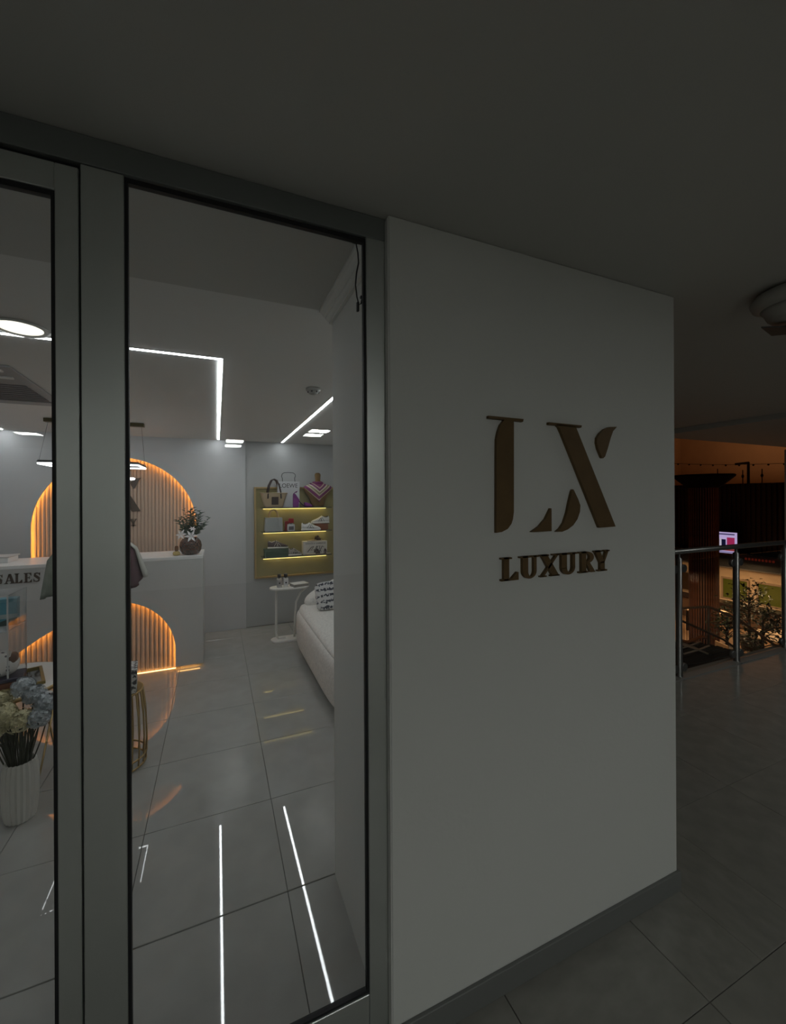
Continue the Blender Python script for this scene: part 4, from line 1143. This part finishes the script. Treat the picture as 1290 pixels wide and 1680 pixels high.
# shop fronts under the gallery
for i, (y0, y1, mm_, lb) in enumerate(((8.95, 9.75, mat('pane_green', (.10, .12, .02), .2), 'olive green shop window left of the dark post under the gallery'),
                                       (6.9, 8.6, mat('pane_green', (.10, .12, .02), .2), 'olive green shop window at the right under the gallery'),
                                       (10.9, 12.4, mat('pane_brown', (.06, .035, .02), .2), 'brown shop window left of the slatted column'))):
    wn = thing('shop_window', lb, 'window', (18.28, 0, 0))
    MB().box((-.02, y0, -2.35), (.0, y1, -1.62)).build('pane', mm_, wn)
    for a, b in (((y0 - .06, -2.42), (y0, -1.56)), ((y1, -2.42), (y1 + .06, -1.56)), ((y0, -1.62), (y1, -1.56)), ((y0, -2.42), (y1, -2.35))):
        MB().box((-.05, a[0], a[1]), (0, b[0], b[1])).build('frame', mat('frame_tan', (.33, .23, .15), .5), wn)
sc_ = thing('service_counter', 'dark food court counter with rail under the shop windows', 'counter', (17.3, 0, LFZ))
MB().box((0, 4.2, 0), (.7, 12.5, .78)).build('body', mat('counter_brown', (.10, .055, .03), .5), sc_)
MB().box((-.08, 4.2, .78), (.75, 12.5, .84)).build('countertop', mat('counter_dark', (.03, .02, .018), .3), sc_)
MB().tube([(-.15, 4.2, 1.0), (-.15, 12.5, 1.0)], .025, 8).build('rail', mat('rail_tan', (.3, .22, .15), .4), sc_)
for k in range(5): MB().tube([(-.15, 5 + k * 1.7, .84), (-.15, 5 + k * 1.7, 1.0)], .02, 6).build('rail_post', mat('rail_tan', (.3, .22, .15), .4), sc_)

# tables and chairs of the food court
M_TTOP = mat('pale_table_laminate', (.78, .6, .42), .5)
def ftable(x, y, rz, lb):
    t = thing('cafe_table', lb, 'table', (x, y, LFZ), rz, 'cafe tables of the food court')
    MB().box((-.55, -.4, .72), (.55, .4, .76)).build('tabletop', M_TTOP, t, .004)
    for a in (-.48, .48):
        for b in (-.33, .33): MB().box((a - .03, b - .03, 0), (a + .03, b + .03, .72)).build('leg', M_DWOOD, t)
def fchair(x, y, rz, lb):
    t = thing('cafe_chair', lb, 'chair', (x, y, LFZ), rz, 'wooden chairs of the food court')
    m = mat('cafe_chair_wood', (.4, .28, .18), .5)
    MB().box((-.21, -.2, .43), (.21, .2, .46)).build('seat', m, t, .004)
    MB().box((-.21, .18, .62), (.21, .21, .86)).build('backrest', m, t, .004)
    for a in (-.18, .18):
        MB().tube([(a, .19, 0), (a, .19, .64)], .018, 6).build('leg', m, t)
        MB().tube([(a, -.18, 0), (a, -.18, .44)], .018, 6).build('leg', m, t)
ftable(14.7, 6.6, .3, 'pale lit cafe table behind the nearest leafy plant')
ftable(16.0, 6.4, .1, 'pale lit cafe table at the right below the counter')
ftable(15.9, 9.0, -.2, 'pale lit cafe table beside the slatted column')
ftable(14.4, 9.9, .2, 'pale lit cafe table left of the slatted column')
ftable(11.9, 6.0, .4, 'pale cafe table just below the balcony post')
fchair(16.75, 7.1, .2, 'wooden cafe chair behind the right table')
fchair(16.0, 5.6, 3.0, 'wooden cafe chair in front of the right table')
fchair(16.9, 9.9, -.6, 'wooden cafe chair between the two plants')
fchair(12.6, 6.6, 1.2, 'wooden cafe chair beside the near plant')
fchair(13.4, 10.6, .3, 'wooden cafe chair left of the slatted column')

# plants
def plant(x, y, z0, h, w, lb, n=260):
    t = thing('indoor_tree', lb, 'tree', (x, y, z0), 0, 'leafy plants of the food court')
    mb = MB(); tk = MB()
    MB().lathe([(.2, 0), (.26, .4), (.24, .4), (.22, .36), (0, .36)], n=18).build('pot', mat('pot_dark', (.05, .035, .025), .6), t)
    tk.tube([(0, 0, .3), (.03, .02, h * .5), (-.02, 0, h * .85)], [.045, .035, .012], 7)
    for k in range(16):
        a = random.uniform(0, 2 * PI); zb = h * random.uniform(.3, .8); L = w * random.uniform(.5, 1)
        tip = Vector((math.cos(a) * L, math.sin(a) * L, zb + random.uniform(.05, .35)))
        tk.tube([(0, 0, zb - .1), tip * .5 + Vector((0, 0, zb * .5)), tip], [.018, .012, .005], 5)
        for q in range(n // 16):
            c = tip * random.uniform(.45, 1.05) + Vector((random.gauss(0, .11), random.gauss(0, .11), 0)); c.z = tip.z + random.gauss(0, .16)
            leaf_quad(mb, c, (random.gauss(0, 1), random.gauss(0, 1), random.gauss(0, .6)), (0, 0, 1), random.uniform(.10, .18), random.uniform(.05, .09))
    tk.build('trunk', M_DWOOD, t)
    mb.build('foliage', mat('indoor_leaf', (.018, .03, .012), .5, noise=(3, .4)), t)
plant(13.35, 6.2, LFZ, 1.95, .55, 'leafy indoor tree in the food court right of the balcony post', 420)
plant(15.3, 7.45, LFZ, 2.1, .5, 'taller leafy indoor tree behind the near one', 360)
plant(13.75, 7.25, LFZ, 1.6, .5, 'bushy plant between the column and the balcony post', 300)

# landing, stair rail and lounge chair near the column
lg = thing('stair_landing', 'dark curved timber landing below the balcony with stair rail', 'staircase', (0, 0, 0))
edge = [(5.6, 3.0), (7.9, 3.35), (8.45, 3.9), (8.7, 4.35), (8.5, 4.75), (8.0, 5.1), (6.0, 5.5), (5.6, 5.5)]
MB().prism(edge, -1.42, -1.22, 'xy').build('deck', mat('deck_dark', (.012, .007, .005), .5), lg)
bd = mat('deck_board', (.012, .006, .0045), .85, noise=(6, .3), spec=.1)
for k in range(16):
    yb = 3.35 + k * .125; MB().box((5.7, yb, -1.22), (min(8.6, 7.75 + .9 * math.sin(PI * (k + 1) / 19)), yb + .1, -1.2)).build('board', bd, lg)
M_RAILT = mat('rail_tan', (.3, .22, .15), .4)
MB().tube([(6.6, 5.0, -.40), (7.6, 4.95, -.47), (8.52, 4.8, -.484), (9.0, 4.55, -.72), (9.8, 4.2, -1.35)], .024, 8).build('handrail', M_RAILT, lg)
MB().tube([(6.9, 5.0, -.46), (7.6, 4.9, -.58), (8.6, 4.6, -1.05), (9.5, 4.3, -1.7)], .02, 8).build('handrail', mat('rail_dark', (.1, .06, .04), .4), lg)
for p in ((7.9, 4.93, -.5), (8.52, 4.8, -.5)): MB().tube([p, (p[0], p[1], -1.22)], .022, 8).build('post', M_RAILT, lg)
for k in range(9):
    xx = 7.98 + k * .06; MB().tube([(xx, 4.91 - k * .013, -.5), (xx, 4.91 - k * .013, -1.2)], .005, 4).build('baluster', mat('rail_dark', (.1, .06, .04), .4), lg)
lc = thing('lounge_chair', 'orange lounge chair with bent white tube legs on the timber landing', 'chair', (7.78, 4.68, -1.2), -.4)
lc.scale = (.95, 1.0, .8)
mb = MB(); mb.tube([(-.25, 0, .30), (-.05, 0, .24), (.1, 0, .30), (.2, 0, .36), (.3, 0, .32)], .03, 8); mb.build('seat_shell', mat('orange_shell', (.45, .16, .05), .4), lc)
for q in (-.1, .1):
    MB().tube([(-.2, q, .02), (.05, q, .10), (.28, q, .2)], .018, 6).build('leg', mat('white_tube', (.7, .62, .52), .4), lc)
    MB().tube([(-.22, q, .22), (.05, q, .12), (.25, q, .02)], .018, 6).build('leg', mat('white_tube', (.7, .62, .52), .4), lc)

struct('wall_column', MB().box((8.62, 3.30, LFZ), (9.3, 3.70, CZ - .056)), M_CEIL, 'square grey column at the right edge beyond the railing')
light('landing_fill', 'POINT', (7.3, 4.3, .25), 3.0, (1, .6, .35), .08)  # unseen fill added to brighten the lounge chair and landing
